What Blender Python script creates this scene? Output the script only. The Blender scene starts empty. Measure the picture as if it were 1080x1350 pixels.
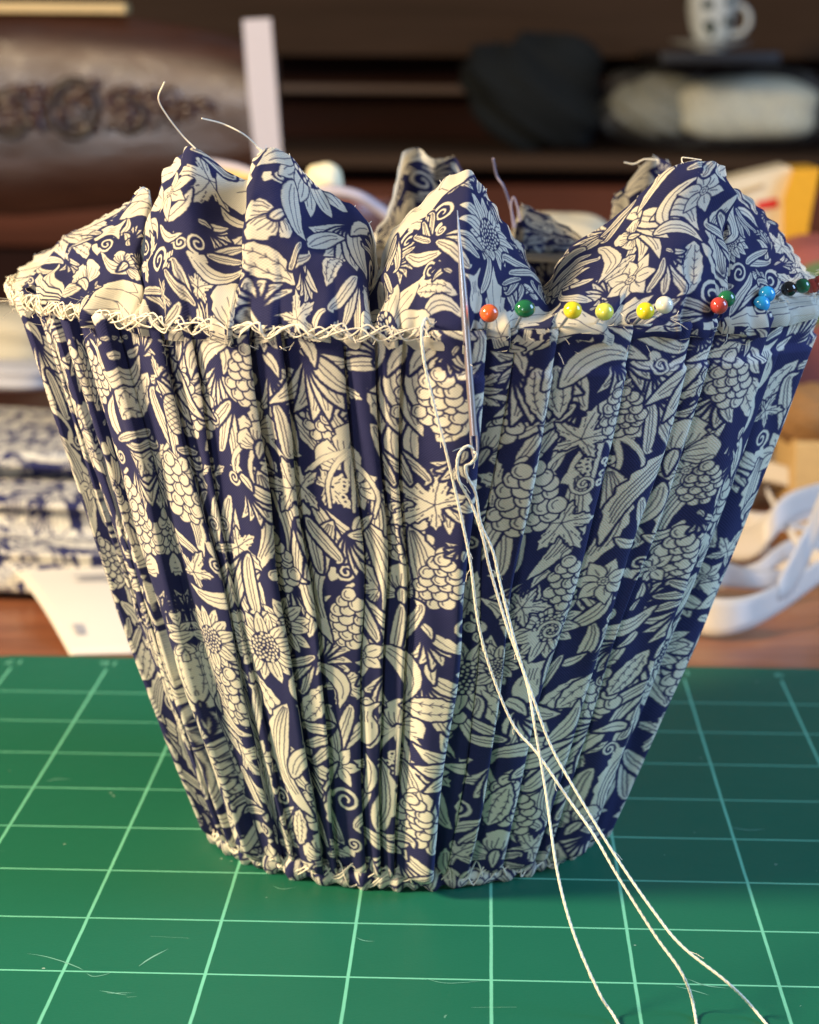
# A gathered fabric lampshade being sewn by hand on a green cutting mat.
import bpy, bmesh, math, random
import numpy as np
from mathutils import Vector, Matrix
G = 0.0254            # one grid square of the cutting mat, in metres; shapes below are written in squares
PI = math.pi
rnd = random.Random(7)
sc = bpy.context.scene
COL = sc.collection

# ---------------------------------------------------------------- camera, world, lamps
CAM_H, PITCH, YAW, ROLL = 6.35, math.radians(11.5), math.radians(1.87), math.radians(0.46)
_f = Vector((-math.sin(YAW)*math.cos(PITCH), math.cos(YAW)*math.cos(PITCH), -math.sin(PITCH)))
_r = _f.cross(Vector((0, 0, 1))).normalized(); _u = _r.cross(_f)
CF = _f; CR = _r*math.cos(ROLL) + _u*math.sin(ROLL); CU = _u*math.cos(ROLL) - _r*math.sin(ROLL)
CO = Vector((0, 0, CAM_H))
cam = bpy.data.cameras.new('camera'); camo = bpy.data.objects.new('camera', cam); COL.objects.link(camo)
m = Matrix((CR, CU, -CF)).transposed().to_4x4(); m.translation = CO*G; camo.matrix_world = m
cam.sensor_fit = 'VERTICAL'; cam.sensor_height = 24; cam.lens = 24*2997/1350
cam.clip_start = 0.02; cam.clip_end = 50
cam.dof.use_dof = True; cam.dof.focus_distance = 16.0*G; cam.dof.aperture_fstop = 16.5
sc.camera = camo
sc.view_settings.view_transform = 'Standard'; sc.view_settings.look = 'None'
sc.view_settings.exposure = 0; sc.view_settings.gamma = 1
w = bpy.data.worlds.new('World'); sc.world = w; w.use_nodes = True
w.node_tree.nodes['Background'].inputs[0].default_value = (0.82, 0.88, 1.0, 1)
w.node_tree.nodes['Background'].inputs[1].default_value = 0.19
sc.cycles.use_denoising = True
sc.cycles.max_bounces = 6

def area_lamp(name, loc, target, size, power, color, size_y=None):
    l = bpy.data.lights.new(name, 'AREA'); l.energy = power; l.color = color; l.size = size*G
    if size_y: l.shape = 'RECTANGLE'; l.size_y = size_y*G
    o = bpy.data.objects.new(name, l); COL.objects.link(o)
    o.location = Vector(loc)*G
    o.rotation_euler = (Vector(target)-Vector(loc)).to_track_quat('-Z', 'Y').to_euler()
    return o
area_lamp('room_lamp', (-24.6, 7.8, 18.5), (-.5, 18.2, 3), 6.5, 15.4, (1.0, 0.77, 0.49))
area_lamp('window_light', (33, 14, 19), (1, 19, 2), 18, 11.5, (0.38, 0.60, 1.0), 22)
area_lamp('far_window_light', (-24, -38, 4.2), (-6, 45, 5), 12, 5.2, (0.84, 0.90, 1.0), 16)

# ---------------------------------------------------------------- helpers
def ray(x, y):
    return (CF + CR*((x-540)/2997) + CU*((675-y)/2997))
def at(x, y, Y):
    """the world point (in squares) seen at photo pixel x, y at depth Y"""
    d = ray(x, y); return CO + d*(Y/d.y)
def on(x, y, z=0.0):
    d = ray(x, y); return CO + d*((z-CAM_H)/d.z)
def project(p):
    d = Vector(p)-CO; z = d.dot(CF); return 540+2997*d.dot(CR)/z, 675-2997*d.dot(CU)/z

def mesh_obj(name, verts, faces, mat=None, parent=None, smooth=True, uvs=None):
    me = bpy.data.meshes.new(name)
    v = np.asarray(verts, dtype=float)*G
    me.from_pydata([tuple(a) for a in v], [], [tuple(f) for f in faces])
    if uvs is not None:
        uvl = me.uv_layers.new(name='UVMap')
        idx = np.zeros(len(me.loops), dtype=np.int32); me.loops.foreach_get('vertex_index', idx)
        uvl.data.foreach_set('uv', np.asarray(uvs, dtype=np.float32)[idx].ravel())
    if smooth: me.polygons.foreach_set('use_smooth', [True]*len(me.polygons))
    me.update()
    o = bpy.data.objects.new(name, me); COL.objects.link(o)
    if mat: me.materials.append(mat)
    if parent: o.parent = parent
    return o
def empty(name, loc, label=None, cat=None, group=None):
    o = bpy.data.objects.new(name, None); COL.objects.link(o); o.location = Vector(loc)*G
    o.empty_display_size = 0.01
    tag(o, label, cat, group); return o
def tag(o, label=None, cat=None, group=None, kind=None):
    if label: o['label'] = label
    if cat: o['category'] = cat
    if group: o['group'] = group
    if kind: o['kind'] = kind
    return o
def adopt(o, parent):
    """parent a mesh written in world coordinates to an empty standing elsewhere"""
    o.parent = parent; o.matrix_parent_inverse = Matrix.Translation(-parent.location); return o

def grid_faces(nr, nc, wrap=False):
    F = []
    for i in range(nr-1):
        for j in range(nc if wrap else nc-1):
            j2 = (j+1) % nc
            F.append((i*nc+j, i*nc+j2, (i+1)*nc+j2, (i+1)*nc+j))
    return F
def catmull(P, n=8, closed=False):
    P = [np.array(p, float) for p in P]; out = []
    N = len(P); segs = N if closed else N-1
    for i in range(segs):
        p1, p2 = P[i], P[(i+1) % N]
        p0 = P[i-1] if (i > 0 or closed) else 2*p1-p2
        p3 = P[(i+2) % N] if (i+2 < N or closed) else 2*p2-p1
        for k in range(n):
            t = k/n
            out.append(0.5*((2*p1)+(-p0+p2)*t+(2*p0-5*p1+4*p2-p3)*t*t+(-p0+3*p1-3*p2+p3)*t**3))
    if not closed: out.append(P[-1])
    return out
def tube_data(P, r, sides=6, closed=False, twist=0.0):
    P = np.array(P, float); n = len(P)
    if np.isscalar(r): r = np.full(n, r)
    T = np.roll(P, -1, 0)-np.roll(P, 1, 0) if closed else np.gradient(P, axis=0)
    T /= np.linalg.norm(T, axis=1)[:, None]+1e-12
    a = np.array([0, 0, 1.0]) if abs(T[0][2]) < .9 else np.array([1.0, 0, 0])
    nrm = np.cross(T[0], a); nrm /= np.linalg.norm(nrm)
    V = []
    for i in range(n):
        nrm = nrm-T[i]*nrm.dot(T[i]); nrm /= np.linalg.norm(nrm)+1e-12
        b = np.cross(T[i], nrm)
        for k in range(sides):
            an = 2*PI*k/sides+twist*i
            V.append(P[i]+r[i]*(math.cos(an)*nrm+math.sin(an)*b))
    F = grid_faces(n, sides, True)
    if closed:
        F += [((n-1)*sides+k, (n-1)*sides+(k+1) % sides, (k+1) % sides, k) for k in range(sides)]
    else:
        F += [tuple(range(sides-1, -1, -1)), tuple((n-1)*sides+k for k in range(sides))]
    return V, F
class MB:
    """collects shapes that belong to one part and links them as ONE mesh object"""
    def __init__(s): s.v = []; s.f = []
    def add(s, V, F):
        o = len(s.v); s.v += [tuple(a) for a in V]; s.f += [tuple(i+o for i in f) for f in F]; return s
    def tube(s, P, r, sides=6, closed=False, twist=0.0): return s.add(*tube_data(P, r, sides, closed, twist))
    def box(s, c, d, bev=0.0, rot=None):
        bm = bmesh.new(); bmesh.ops.create_cube(bm, size=1)
        for v in bm.verts: v.co = Vector((v.co.x*d[0], v.co.y*d[1], v.co.z*d[2]))
        if bev: bmesh.ops.bevel(bm, geom=bm.edges[:], offset=bev, segments=3, affect='EDGES', profile=0.6)
        if rot: bmesh.ops.transform(bm, matrix=rot.to_4x4() if isinstance(rot, Matrix) else rot, verts=bm.verts)
        bm.verts.ensure_lookup_table()
        V = [(v.co.x+c[0], v.co.y+c[1], v.co.z+c[2]) for v in bm.verts]; F = [[v.index for v in f.verts] for f in bm.faces]
        bm.free(); return s.add(V, F)
    def ball(s, c, r, seg=24, rings=14, warp=None):
        if np.isscalar(r): r = (r, r, r)
        V = []; F = []
        for i in range(rings+1):
            th = PI*i/rings
            for j in range(seg):
                ph = 2*PI*j/seg; d = np.array((math.sin(th)*math.cos(ph), math.sin(th)*math.sin(ph), math.cos(th)))
                k = warp(d) if warp else 1.0
                V.append(tuple(np.array(c)+d*np.array(r)*k))
        return s.add(V, grid_faces(rings+1, seg, True))
    def lathe(s, c, prof, seg=40):
        V = []
        for (r, z) in prof:
            for j in range(seg):
                ph = 2*PI*j/seg; V.append((c[0]+r*math.cos(ph), c[1]+r*math.sin(ph), c[2]+z))
        return s.add(V, grid_faces(len(prof), seg, True))
    def extrude_y(s, prof, y0, y1):
        """outline in x, z given a thickness in y"""
        n = len(prof)
        V = [(x, y0, z) for x, z in prof]+[(x, y1, z) for x, z in prof]
        F = [tuple(range(n)), tuple(range(2*n-1, n-1, -1))]+[(i, i+n, (i+1) % n+n, (i+1) % n) for i in range(n)]
        return s.add(V, F)
    def build(s, name, mat, parent=None, smooth=True):
        o = mesh_obj(name, s.v, s.f, mat, None, smooth)
        bm = bmesh.new(); bm.from_mesh(o.data); bmesh.ops.recalc_face_normals(bm, faces=bm.faces); bm.to_mesh(o.data); bm.free()
        if smooth:
            try: o.data.set_sharp_from_angle(angle=math.radians(50))
            except Exception: pass
        if parent: adopt(o, parent)
        return o

# ---------------------------------------------------------------- materials
class NT:
    def __init__(s, name):
        s.m = bpy.data.materials.new(name); s.m.use_nodes = True; s.t = s.m.node_tree; s.n = s.t.nodes
        s.b = s.n['Principled BSDF']; s.out = s.n['Material Output']
    def node(s, t, **k):
        n = s.n.new(t)
        for a, v in k.items(): setattr(n, a, v)
        return n
    def link(s, a, b): s.t.links.new(a, b)
    def math(s, op, a, b=None, c=None):
        n = s.node('ShaderNodeMath', operation=op)
        for i, v in enumerate((a, b, c)):
            if v is None: continue
            if isinstance(v, (int, float)): n.inputs[i].default_value = v
            else: s.link(v, n.inputs[i])
        return n.outputs[0]
    def mix(s, f, a, b):
        n = s.node('ShaderNodeMix', data_type='RGBA')
        for i, v in ((0, f), (6, a), (7, b)):
            if isinstance(v, (int, float)): n.inputs[i].default_value = v
            elif isinstance(v, tuple): n.inputs[i].default_value = v if len(v) == 4 else v+(1,)
            else: s.link(v, n.inputs[i])
        return n.outputs[2]
    def ramp(s, fac, stops):
        n = s.node('ShaderNodeValToRGB'); e = n.color_ramp.elements
        while len(e) < len(stops): e.new(0.5)
        for i, (p, c) in enumerate(stops): e[i].position = p; e[i].color = c if len(c) == 4 else tuple(c)+(1,)
        s.link(fac, n.inputs[0]); return n.outputs[0]
    def noise(s, scale, detail=4, vec=None, rough=0.5, dist=0.0):
        n = s.node('ShaderNodeTexNoise'); n.inputs['Scale'].default_value = scale; n.inputs['Detail'].default_value = detail
        n.inputs['Roughness'].default_value = rough; n.inputs['Distortion'].default_value = dist
        if vec: s.link(vec, n.inputs['Vector'])
        return n.outputs[0]
    def coord(s, which='Object', scale=None, rot=None):
        c = s.node('ShaderNodeTexCoord').outputs[which]
        if scale or rot:
            mp = s.node('ShaderNodeMapping')
            if scale: mp.inputs['Scale'].default_value = scale
            if rot: mp.inputs['Rotation'].default_value = rot
            s.link(c, mp.inputs['Vector']); c = mp.outputs[0]
        return c
    def bump(s, h, strength=0.3, dist=0.0005):
        n = s.node('ShaderNodeBump'); n.inputs['Strength'].default_value = strength; n.inputs['Distance'].default_value = dist
        s.link(h, n.inputs['Height']); s.link(n.outputs[0], s.b.inputs['Normal']); return n.outputs[0]
    def set(s, **k):
        for a, v in k.items():
            i = s.b.inputs[a.replace('_', ' ')]
            if hasattr(v, 'default_value') or hasattr(v, 'is_linked'): s.link(v, i)
            else: i.default_value = v if not (isinstance(v, tuple) and len(v) == 3) else v+(1,)
        return s
def simple(name, col, rough=0.6, metal=0.0, var=0.12, scale=300, bump=0.0, spec=0.5, **k):
    t = NT(name); nz = t.noise(scale, 4, t.coord())
    t.set(Base_Color=t.mix(nz, tuple(c*(1-var) for c in col), tuple(min(1, c*(1+var)) for c in col)), Roughness=rough, Metallic=metal)
    t.b.inputs['Specular IOR Level'].default_value = spec
    if bump: t.bump(nz, bump, 0.0004)
    for a, v in k.items(): t.b.inputs[a.replace('_', ' ')].default_value = v
    return t.m

# ---------------------------------------------------------------- the printed cotton: a floral drawn stroke by stroke
class Canvas:
    """single-channel print (0 = blue ground, 1 = cream), periodic in x; lengths in squares"""
    def __init__(s, w, h, v0, T=240):
        s.T = T; s.w = w; s.v0 = v0; s.W = int(w*T); s.H = int(h*T)
        s.a = np.zeros((s.H, s.W), np.float32); s.ink = np.zeros((s.H, s.W), np.float32)
    def _win(s, x0, x1, y0, y1):
        x0 = int(math.floor(x0)); x1 = int(math.ceil(x1)); y0 = max(0, int(math.floor(y0))); y1 = min(s.H, int(math.ceil(y1)))
        if y1 <= y0 or x1 <= x0: return None
        return x0, x1, y0, y1
    def _put(s, x0, x1, y0, y1, cov, val):
        c = np.arange(x0, x1) % s.W
        sub = s.a[y0:y1][:, c]; s.a[y0:y1, c] = sub*(1-cov)+val*cov
    def stroke(s, P, wd, val=0.0):
        T = s.T; P = np.asarray(P, float)*T; P[:, 1] -= s.v0*T
        n = len(P); wd = np.full(n, wd) if np.isscalar(wd) else np.asarray(wd, float)
        R = wd*T/2; mx = R.max()+1.5
        wdw = s._win(P[:, 0].min()-mx, P[:, 0].max()+mx+1, P[:, 1].min()-mx, P[:, 1].max()+mx+1)
        if wdw is None: return
        X0, X1, Y0, Y1 = wdw; cov = np.zeros((Y1-Y0, X1-X0), np.float32)
        for i in range(n-1):
            a, b = P[i], P[i+1]; m_ = max(R[i], R[i+1])+1.2
            q = s._win(min(a[0], b[0])-m_, max(a[0], b[0])+m_+1, min(a[1], b[1])-m_, max(a[1], b[1])+m_+1)
            if q is None: continue
            x0, x1, y0, y1 = q; x0 = max(x0, X0); x1 = min(x1, X1)
            if x1 <= x0: continue
            gx = np.arange(x0, x1)[None, :]+.5-a[0]; gy = np.arange(y0, y1)[:, None]+.5-a[1]
            d = b-a; L = d@d+1e-9
            t = np.clip((gx*d[0]+gy*d[1])/L, 0, 1)
            dist = np.hypot(gx-t*d[0], gy-t*d[1]); rr = R[i]+(R[i+1]-R[i])*t
            c = np.clip(rr-dist+.5, 0, 1)
            sl = cov[y0-Y0:y1-Y0, x0-X0:x1-X0]; np.maximum(sl, c, out=sl)
        s._put(X0, X1, Y0, Y1, cov, val)
    def fill(s, P, val=1.0):
        T = s.T; P = np.asarray(P, float)*T; P[:, 1] -= s.v0*T
        q = s._win(P[:, 0].min()-1, P[:, 0].max()+2, P[:, 1].min()-1, P[:, 1].max()+2)
        if q is None: return
        x0, x1, y0, y1 = q; w_ = x1-x0; SS = 3
        rows = y0+(np.arange((y1-y0)*SS)+.5)/SS
        acc = np.zeros((len(rows), w_+1), np.float32)
        Q = np.roll(P, -1, 0)
        sgn_rows = np.zeros((len(rows), w_+1), np.float32)
        xs_all = [[] for _ in rows]
        for a, b in zip(P, Q):
            if a[1] == b[1]: continue
            lo, hi = (a, b) if a[1] < b[1] else (b, a)
            i0 = int(np.searchsorted(rows, lo[1])); i1 = int(np.searchsorted(rows, hi[1]))
            for i in range(i0, i1):
                xs_all[i].append(lo[0]+(hi[0]-lo[0])*(rows[i]-lo[1])/(hi[1]-lo[1])-x0)
        px = np.arange(w_)
        cov = np.zeros((y1-y0, w_), np.float32)
        for i, xs in enumerate(xs_all):
            if not xs: continue
            xs.sort(); r = cov[i//SS]
            for k in range(0, len(xs)-1, 2):
                A, B = xs[k], xs[k+1]; ia = int(A); ib = int(B)
                if ia == ib: r[ia] += B-A
                else:
                    r[ia] += ia+1-A; r[ia+1:ib] += 1
                    if ib < w_: r[ib] += B-ib
        cov = np.clip(cov/SS, 0, 1)
        s._put(x0, x1, y0, y1, cov, val)
    def disc(s, x, y, r, val=1.0): s.stroke([(x, y), (x+1e-4, y)], 2*r, val)
    def shape(s, P, gap=0.030):
        """cream shape with a blue margin around it"""
        P = list(P); s.stroke(P+[P[0]], gap*2, 0.0); s.fill(P, 1.0)

def place(P, cx, cy, size, rot):
    c, n = math.cos(rot)*size, math.sin(rot)*size
    return [(cx+x*c-y*n, cy+x*n+y*c) for x, y in P]
LW = 0.0085
def petal(L, W, x0=0.0, tip=0.35, k=10):
    """outline of a petal along +x; tip: 0 = round, 1 = pointed"""
    up = []
    for i in range(k+1):
        t = i/k; w_ = W*math.sin(PI*t**0.75)**(0.6+tip*0.5) if 0 < t < 1 else 0
        up.append((x0+(L-x0)*t, w_))
    return up+[(x, -y) for x, y in reversed(up[1:-1])]
def m_sunflower(c, x, y, s, r, R):
    n = 15
    for lay in (0, 1):
        for i in range(n):
            if i % 2 != lay: continue
            a = r+2*PI*i/n+R.uniform(-.08, .08); L = R.uniform(.85, 1.08)
            c.shape(place(petal(L, .17, .25, .25), x, y, s, a), 0.012)
            for o_ in (-.05, .05):
                c.stroke(place([(.38, o_*.6), (.62, o_*1.2), (L*.82, o_)], x, y, s, a), LW, 0)
    c.stroke([(x, y), (x+1e-4, y)], s*.86, 0)
    for i in range(46):
        rr = s*.385*math.sqrt((i+.5)/46); a = i*2.39996
        c.disc(x+rr*math.cos(a), y+rr*math.sin(a), s*.034*(0.8+.5*(i/46)), 1)
def m_daisy(c, x, y, s, r, R):
    n = R.choice((6, 7))
    for i in range(n):
        a = r+2*PI*i/n+R.uniform(-.06, .06)
        c.shape(place(petal(R.uniform(.9, 1.1), .27, .12, .9), x, y, s, a), 0.012)
        c.stroke(place([(.3, 0), (.62, .01)], x, y, s, a), LW, 0)
    c.disc(x, y, s*.21, 0)
    for i in range(8):
        a = 2*PI*i/8; c.disc(x+s*.13*math.cos(a), y+s*.13*math.sin(a), s*.042, 1)
    c.disc(x, y, s*.05, 1)
def m_grapes(c, x, y, s, r, R):
    rows = [(0.80, 2), (0.46, 3), (0.10, 4), (-.26, 3), (-.60, 3), (-.94, 2), (-1.22, 1)]
    Q = [tuple(p) for p in catmull(place([(.9, .1), (1.2, 0), (1.5, .12), (1.7, -.1)], x, y, s, r+PI), 6)]
    c.stroke(Q, .05, 0); c.stroke(Q, .03, 1)
    for yy, n in rows:
        for i in range(n):
            xx = (i-(n-1)/2)*.46+R.uniform(-.07, .07); q = R.uniform(.22, .285)
            (gx, gy), = place([(yy+R.uniform(-.08, .08), xx)], x, y, s, r)
            c.disc(gx, gy, s*q+LW*1.7, 0); c.disc(gx, gy, s*q, 1)
            a0 = r+R.uniform(2.2, 4.0); k = R.uniform(.55, .72)
            c.stroke([(gx+s*q*k*math.cos(a0+t), gy+s*q*k*math.sin(a0+t)) for t in np.linspace(0, R.uniform(1.5, 2.6), 7)], LW*1.1, 0)
def frond(c, P, w0, w1, lines, gap=.024, n=14):
    """a curved tapering leaf along centre line P, widest w1"""
    P = np.array(catmull(P, max(4, n//(len(P)-1)))); T = np.gradient(P, axis=0); T /= np.linalg.norm(T, axis=1)[:, None]+1e-9
    N = np.stack([-T[:, 1], T[:, 0]], 1); t = np.linspace(0, 1, len(P))
    wd = w0*(1-t)+w1*np.sin(PI*t**0.8)**.9*1.0
    wd[-1] = 0
    c.shape([tuple(p) for p in P+N*wd[:, None]]+[tuple(p) for p in (P-N*wd[:, None])[::-1]], gap)
    for l in lines:
        k0, k1 = int(len(P)*.08), int(len(P)*.86)
        c.stroke([tuple(p) for p in (P+N*(wd*l)[:, None])[k0:k1]], LW, 0)
def m_fan(c, x, y, s, r, R):
    n = R.choice((5, 6)); side = R.choice((-1, 1))
    for i in range(n):
        f = (i/(n-1)-.5)*2; L = 1.05-.35*abs(f)+R.uniform(-.05, .05); b = f*.95*0.75
        P = [(0, .02*f), (.3*L, .12*f), (.66*L, .34*f+side*.05), (L*(1-.12*abs(f)), .62*f+side*.14)]
        frond(c, place(P, x, y, s, r), .02*s, .13*s, (-.35, .2) if s > .3 else (0,))
    frond(c, place([(-.32, .08*side), (-.1, 0), (.15, 0)], x, y, s, r), .05*s, .06*s, (0,))
def m_feather(c, x, y, s, r, R):
    P = []
    for i in range(13):
        t = i/12; P.append((-1+2*t, (.42*math.sin(PI*t**.85)**.8 if 0 < t < 1 else 0)+.03*math.sin(i*2.6)))
    for i in range(11, 0, -1):
        t = i/12; P.append((-1+2*t, -(.42*math.sin(PI*t**.85)**.8)+.03*math.sin(i*2.6)))
    c.shape(place(P, x, y, s, r), 0.02)
    for sd in (.14, -.16):
        c.stroke(place([(-.85, sd*.4), (-.3, sd*1.2), (.3, sd*1.1), (.75, sd*.3)], x, y, s, r), LW, 0)
        for k in range(5):
            xx = -.65+k*.29; yy = sd*1.1
            c.stroke(place([(xx-.07, yy+.08), (xx+.03, yy), (xx-.07, yy-.08)], x, y, s, r), LW*.9, 0)
def m_vine(c, x, y, s, r, R):
    out = []
    lobes = [(0, 1.08), (66, .95), (128, .74), (232, .74), (294, .95)]
    for i, (a, L) in enumerate(lobes):
        a = math.radians(a+R.uniform(-6, 6)); L *= R.uniform(.92, 1.08); na = math.radians(lobes[(i+1) % 5][0]+(360 if i == 4 else 0))
        for da, k in ((-.40, .50), (-.36, .66), (-.24, .66), (-.22, .82), (-.12, .84), (0, 1.04), (.09, .86), (.20, .84), (.24, .68), (.36, .66), (.40, .50)):
            out.append((L*k*math.cos(a+da), L*k*math.sin(a+da)))
        mm = (a+na)/2; k = .40 if i != 2 else .16
        out.append((k*math.cos(mm), k*math.sin(mm)))
    c.shape(place(out, x, y, s, r), 0.018)
    for i, (a, L) in enumerate(lobes):
        a = math.radians(a)
        V_ = [tuple(p) for p in catmull(place([(0, 0), (L*.4*math.cos(a+.08), L*.4*math.sin(a+.08)), (L*.85*math.cos(a), L*.85*math.sin(a))], x, y, s, r), 4)]
        c.stroke(V_, LW*1.1, 0)
        for k in (.40, .56, .72):
            for d in (-.26, .26):
                p = L*k; q = L*(k+.09)
                c.stroke(place([(p*math.cos(a+d), p*math.sin(a+d)), (q*math.cos(a+d*.95), q*math.sin(a+d*.95))], x, y, s, r), LW*1.1, 0)
def m_acanthus(c, x, y, s, r, R):
    """long drooping leaf with a torn outer edge and flowing veins"""
    sd = R.choice((-1, 1)); b = R.uniform(.2, .4)*sd
    C_ = np.array(catmull([(-1.1, 0), (-.4, b*.55), (.3, b*.7), (1.15, -b*.5)], 8)); T = np.gradient(C_, axis=0); T /= np.linalg.norm(T, axis=1)[:, None]
    N = np.stack([-T[:, 1], T[:, 0]], 1); t = np.linspace(0, 1, len(C_))
    w_ = .27*np.sin(PI*t**.85)**.8; k = len(C_)
    tooth = np.array([.42*((i*.27) % 1) for i in range(k)])
    up = C_+N*(w_*(1.0+tooth))[:, None]*sd; dn = C_-N*(w_*.55)[:, None]*sd
    c.shape(place([tuple(p) for p in up]+[tuple(p) for p in dn[::-1]], x, y, s, r), .02)
    for l in (-.25, .12, .42, .7):
        k0, k1 = 1, int(k*(.9-.18*abs(l)))
        c.stroke(place([tuple(p) for p in (C_+N*(w_*l)[:, None]*sd)[k0:k1]], x, y, s, r), LW*1.1, 0)
def m_scroll(c, x, y, s, r, R):
    P = []
    for i in range(34):
        t = i/33; a = t*2*PI*1.6; q = .12+.62*t; P.append((q*math.cos(a), q*math.sin(a)))
    P = P[:-1]
    sd = R.choice((-1, 1)); P = [(a, b*sd) for a, b in P]
    wd = np.linspace(.085, .15, len(P))*s; wd = np.clip(wd, .016, .05)
    Q = place(P, x, y, s*.8, r)
    c.stroke(Q, wd+.02, 0); c.stroke(Q, wd, 1)
    for k in range(3):
        f = .95+.18*k
        c.stroke(place([(-f*.6, -.75*sd*f), (-f*.85, -.45*sd*f), (-f*.95, -.1*sd)], x, y, s*.8, r), .03-.007*k, 1)
def m_leaf(c, x, y, s, r, R):
    b = R.choice((-1, 1))*R.uniform(.15, .62)
    frond(c, place([(-1.05, -b*.45), (-.35, b*.4), (.4, b*.42), (1.1, -b*.6)], x, y, s, r), .03*s, R.uniform(.24, .34)*s, (0,) if s < .2 else (-.3, .3), .018)
def m_sweep(c, x, y, s, r, R):
    """two or three curling fronds springing from one point"""
    sd = R.choice((-1, 1))
    for k, (L, b) in enumerate(((1.0, .55), (.85, .1), (.62, -.35))[:R.choice((2, 3))]):
        b *= sd
        frond(c, place([(-.9, 0), (-.5, b*.25), (L*.2, b*.95), (L*.75, b*1.35), (L*.95, b*1.0)], x, y, s, r), .03*s, .15*s, (-.3, .25))
def m_lily(c, x, y, s, r, R):
    for f, L in ((-1.15, .85), (1.15, .85), (0, 1.05)):
        O = []
        for t, w_ in ((0, .05), (.2, .2), (.45, .42), (.62, .5), (.72, .38), (.84, .42), (1, .08)): O.append((t*L, w_*.8))
        O += [(a, -b) for a, b in reversed(O)]
        c.shape(place(O, x, y, s, r+f), 0.014)
        c.stroke(place([(.1, .0), (.4, .05), (.7*L, 0)], x, y, s, r+f), LW, 0)
        for o_ in (-.3, -.17, .16, .29): c.stroke(place([(.25, o_*.5), (.42, o_*.9), (.6+.1*abs(o_), o_)], x, y, s, r+f), LW, 0)
    frond(c, place([(.25, 0), (-.05, .02), (-.4, 0)], x, y, s, r), .05*s, .1*s, (0,))
def m_stamens(c, x, y, s, r, R):
    for i in range(26):
        a = R.uniform(0, 2*PI); q = math.sqrt(R.random())*.85
        px, py = x+s*q*math.cos(a), y+s*.6*q*math.sin(a)
        c.disc(px, py, .03, 1); c.disc(px, py, .012, 0)
    for i in range(5):
        f = (i-2)*.45
        Q = [tuple(p) for p in catmull(place([(-1.3, .2*f), (-.9, f), (-.2, 1.6*f), (.55, 1.5*f)], x, y, s, r), 6)]; c.stroke(Q, .05, 0); c.stroke(Q, np.linspace(.05, .02, len(Q)), 1)
def m_bud(c, x, y, s, r, R):
    O = [(-1, 0), (-.9, .28), (-.5, .5), (-.05, .5), (.3, .3), (.62, .33), (1, .6), (.85, .25), (.78, 0)]
    O += [(a, -b) for a, b in reversed(O[1:-1])]
    c.shape([tuple(p) for p in catmull(place(O, x, y, s, r), 3, True)], 0.018)
    for o_ in (-.14, 0, .14): c.stroke(place([(.05, o_), (.3, o_*.8), (.55, o_)], x, y, s, r), LW, 0)
    for o_ in (-.3, .3): c.stroke(place([(-.2, o_), (.05, o_*.95)], x, y, s, r), LW, 0)
def m_thistle(c, x, y, s, r, R):
    m_fan(c, x+s*.3*math.cos(r+PI), y+s*.3*math.sin(r+PI), s*.9, r+PI, R)
    O = [(.5*math.cos(a)*1.1, .36*math.sin(a)) for a in np.linspace(0, 2*PI, 18)[:-1]]
    c.shape(place(O, x, y, s, r), .02)
    for k in np.linspace(-.8, .8, 6):
        for sg in (-1, 1): c.stroke(place([(k*.5-.2, -.3*sg), (k*.5+.2, .3*sg)], x, y, s, r), LW*.9, 0)
def m_stem(c, x, y, s, r, R):
    sd = R.choice((-1, 1))
    Q = [tuple(p) for p in catmull(place([(-1, 0), (-.4, .3*sd), (.3, .15*sd), (.8, -.25*sd)], x, y, s, r), 8)]
    c.stroke(Q, .06, 0); c.stroke(Q, .036, 1)
    for k, l in ((.35, 1), (.6, -1)):
        p = Q[int(len(Q)*k)]; m_leaf(c, p[0]+s*.25*math.cos(r+l*sd), p[1]+s*.25*math.sin(r+l*sd), s*.28, r+l*sd, R)
MOT = dict(sun=m_sunflower, daisy=m_daisy, grapes=m_grapes, fan=m_fan, feather=m_feather, vine=m_vine, scroll=m_scroll,
           leaf=m_leaf, sweep=m_sweep, acan=m_acanthus, lily=m_lily, stamens=m_stamens, bud=m_bud, thistle=m_thistle, stem=m_stem)
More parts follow.
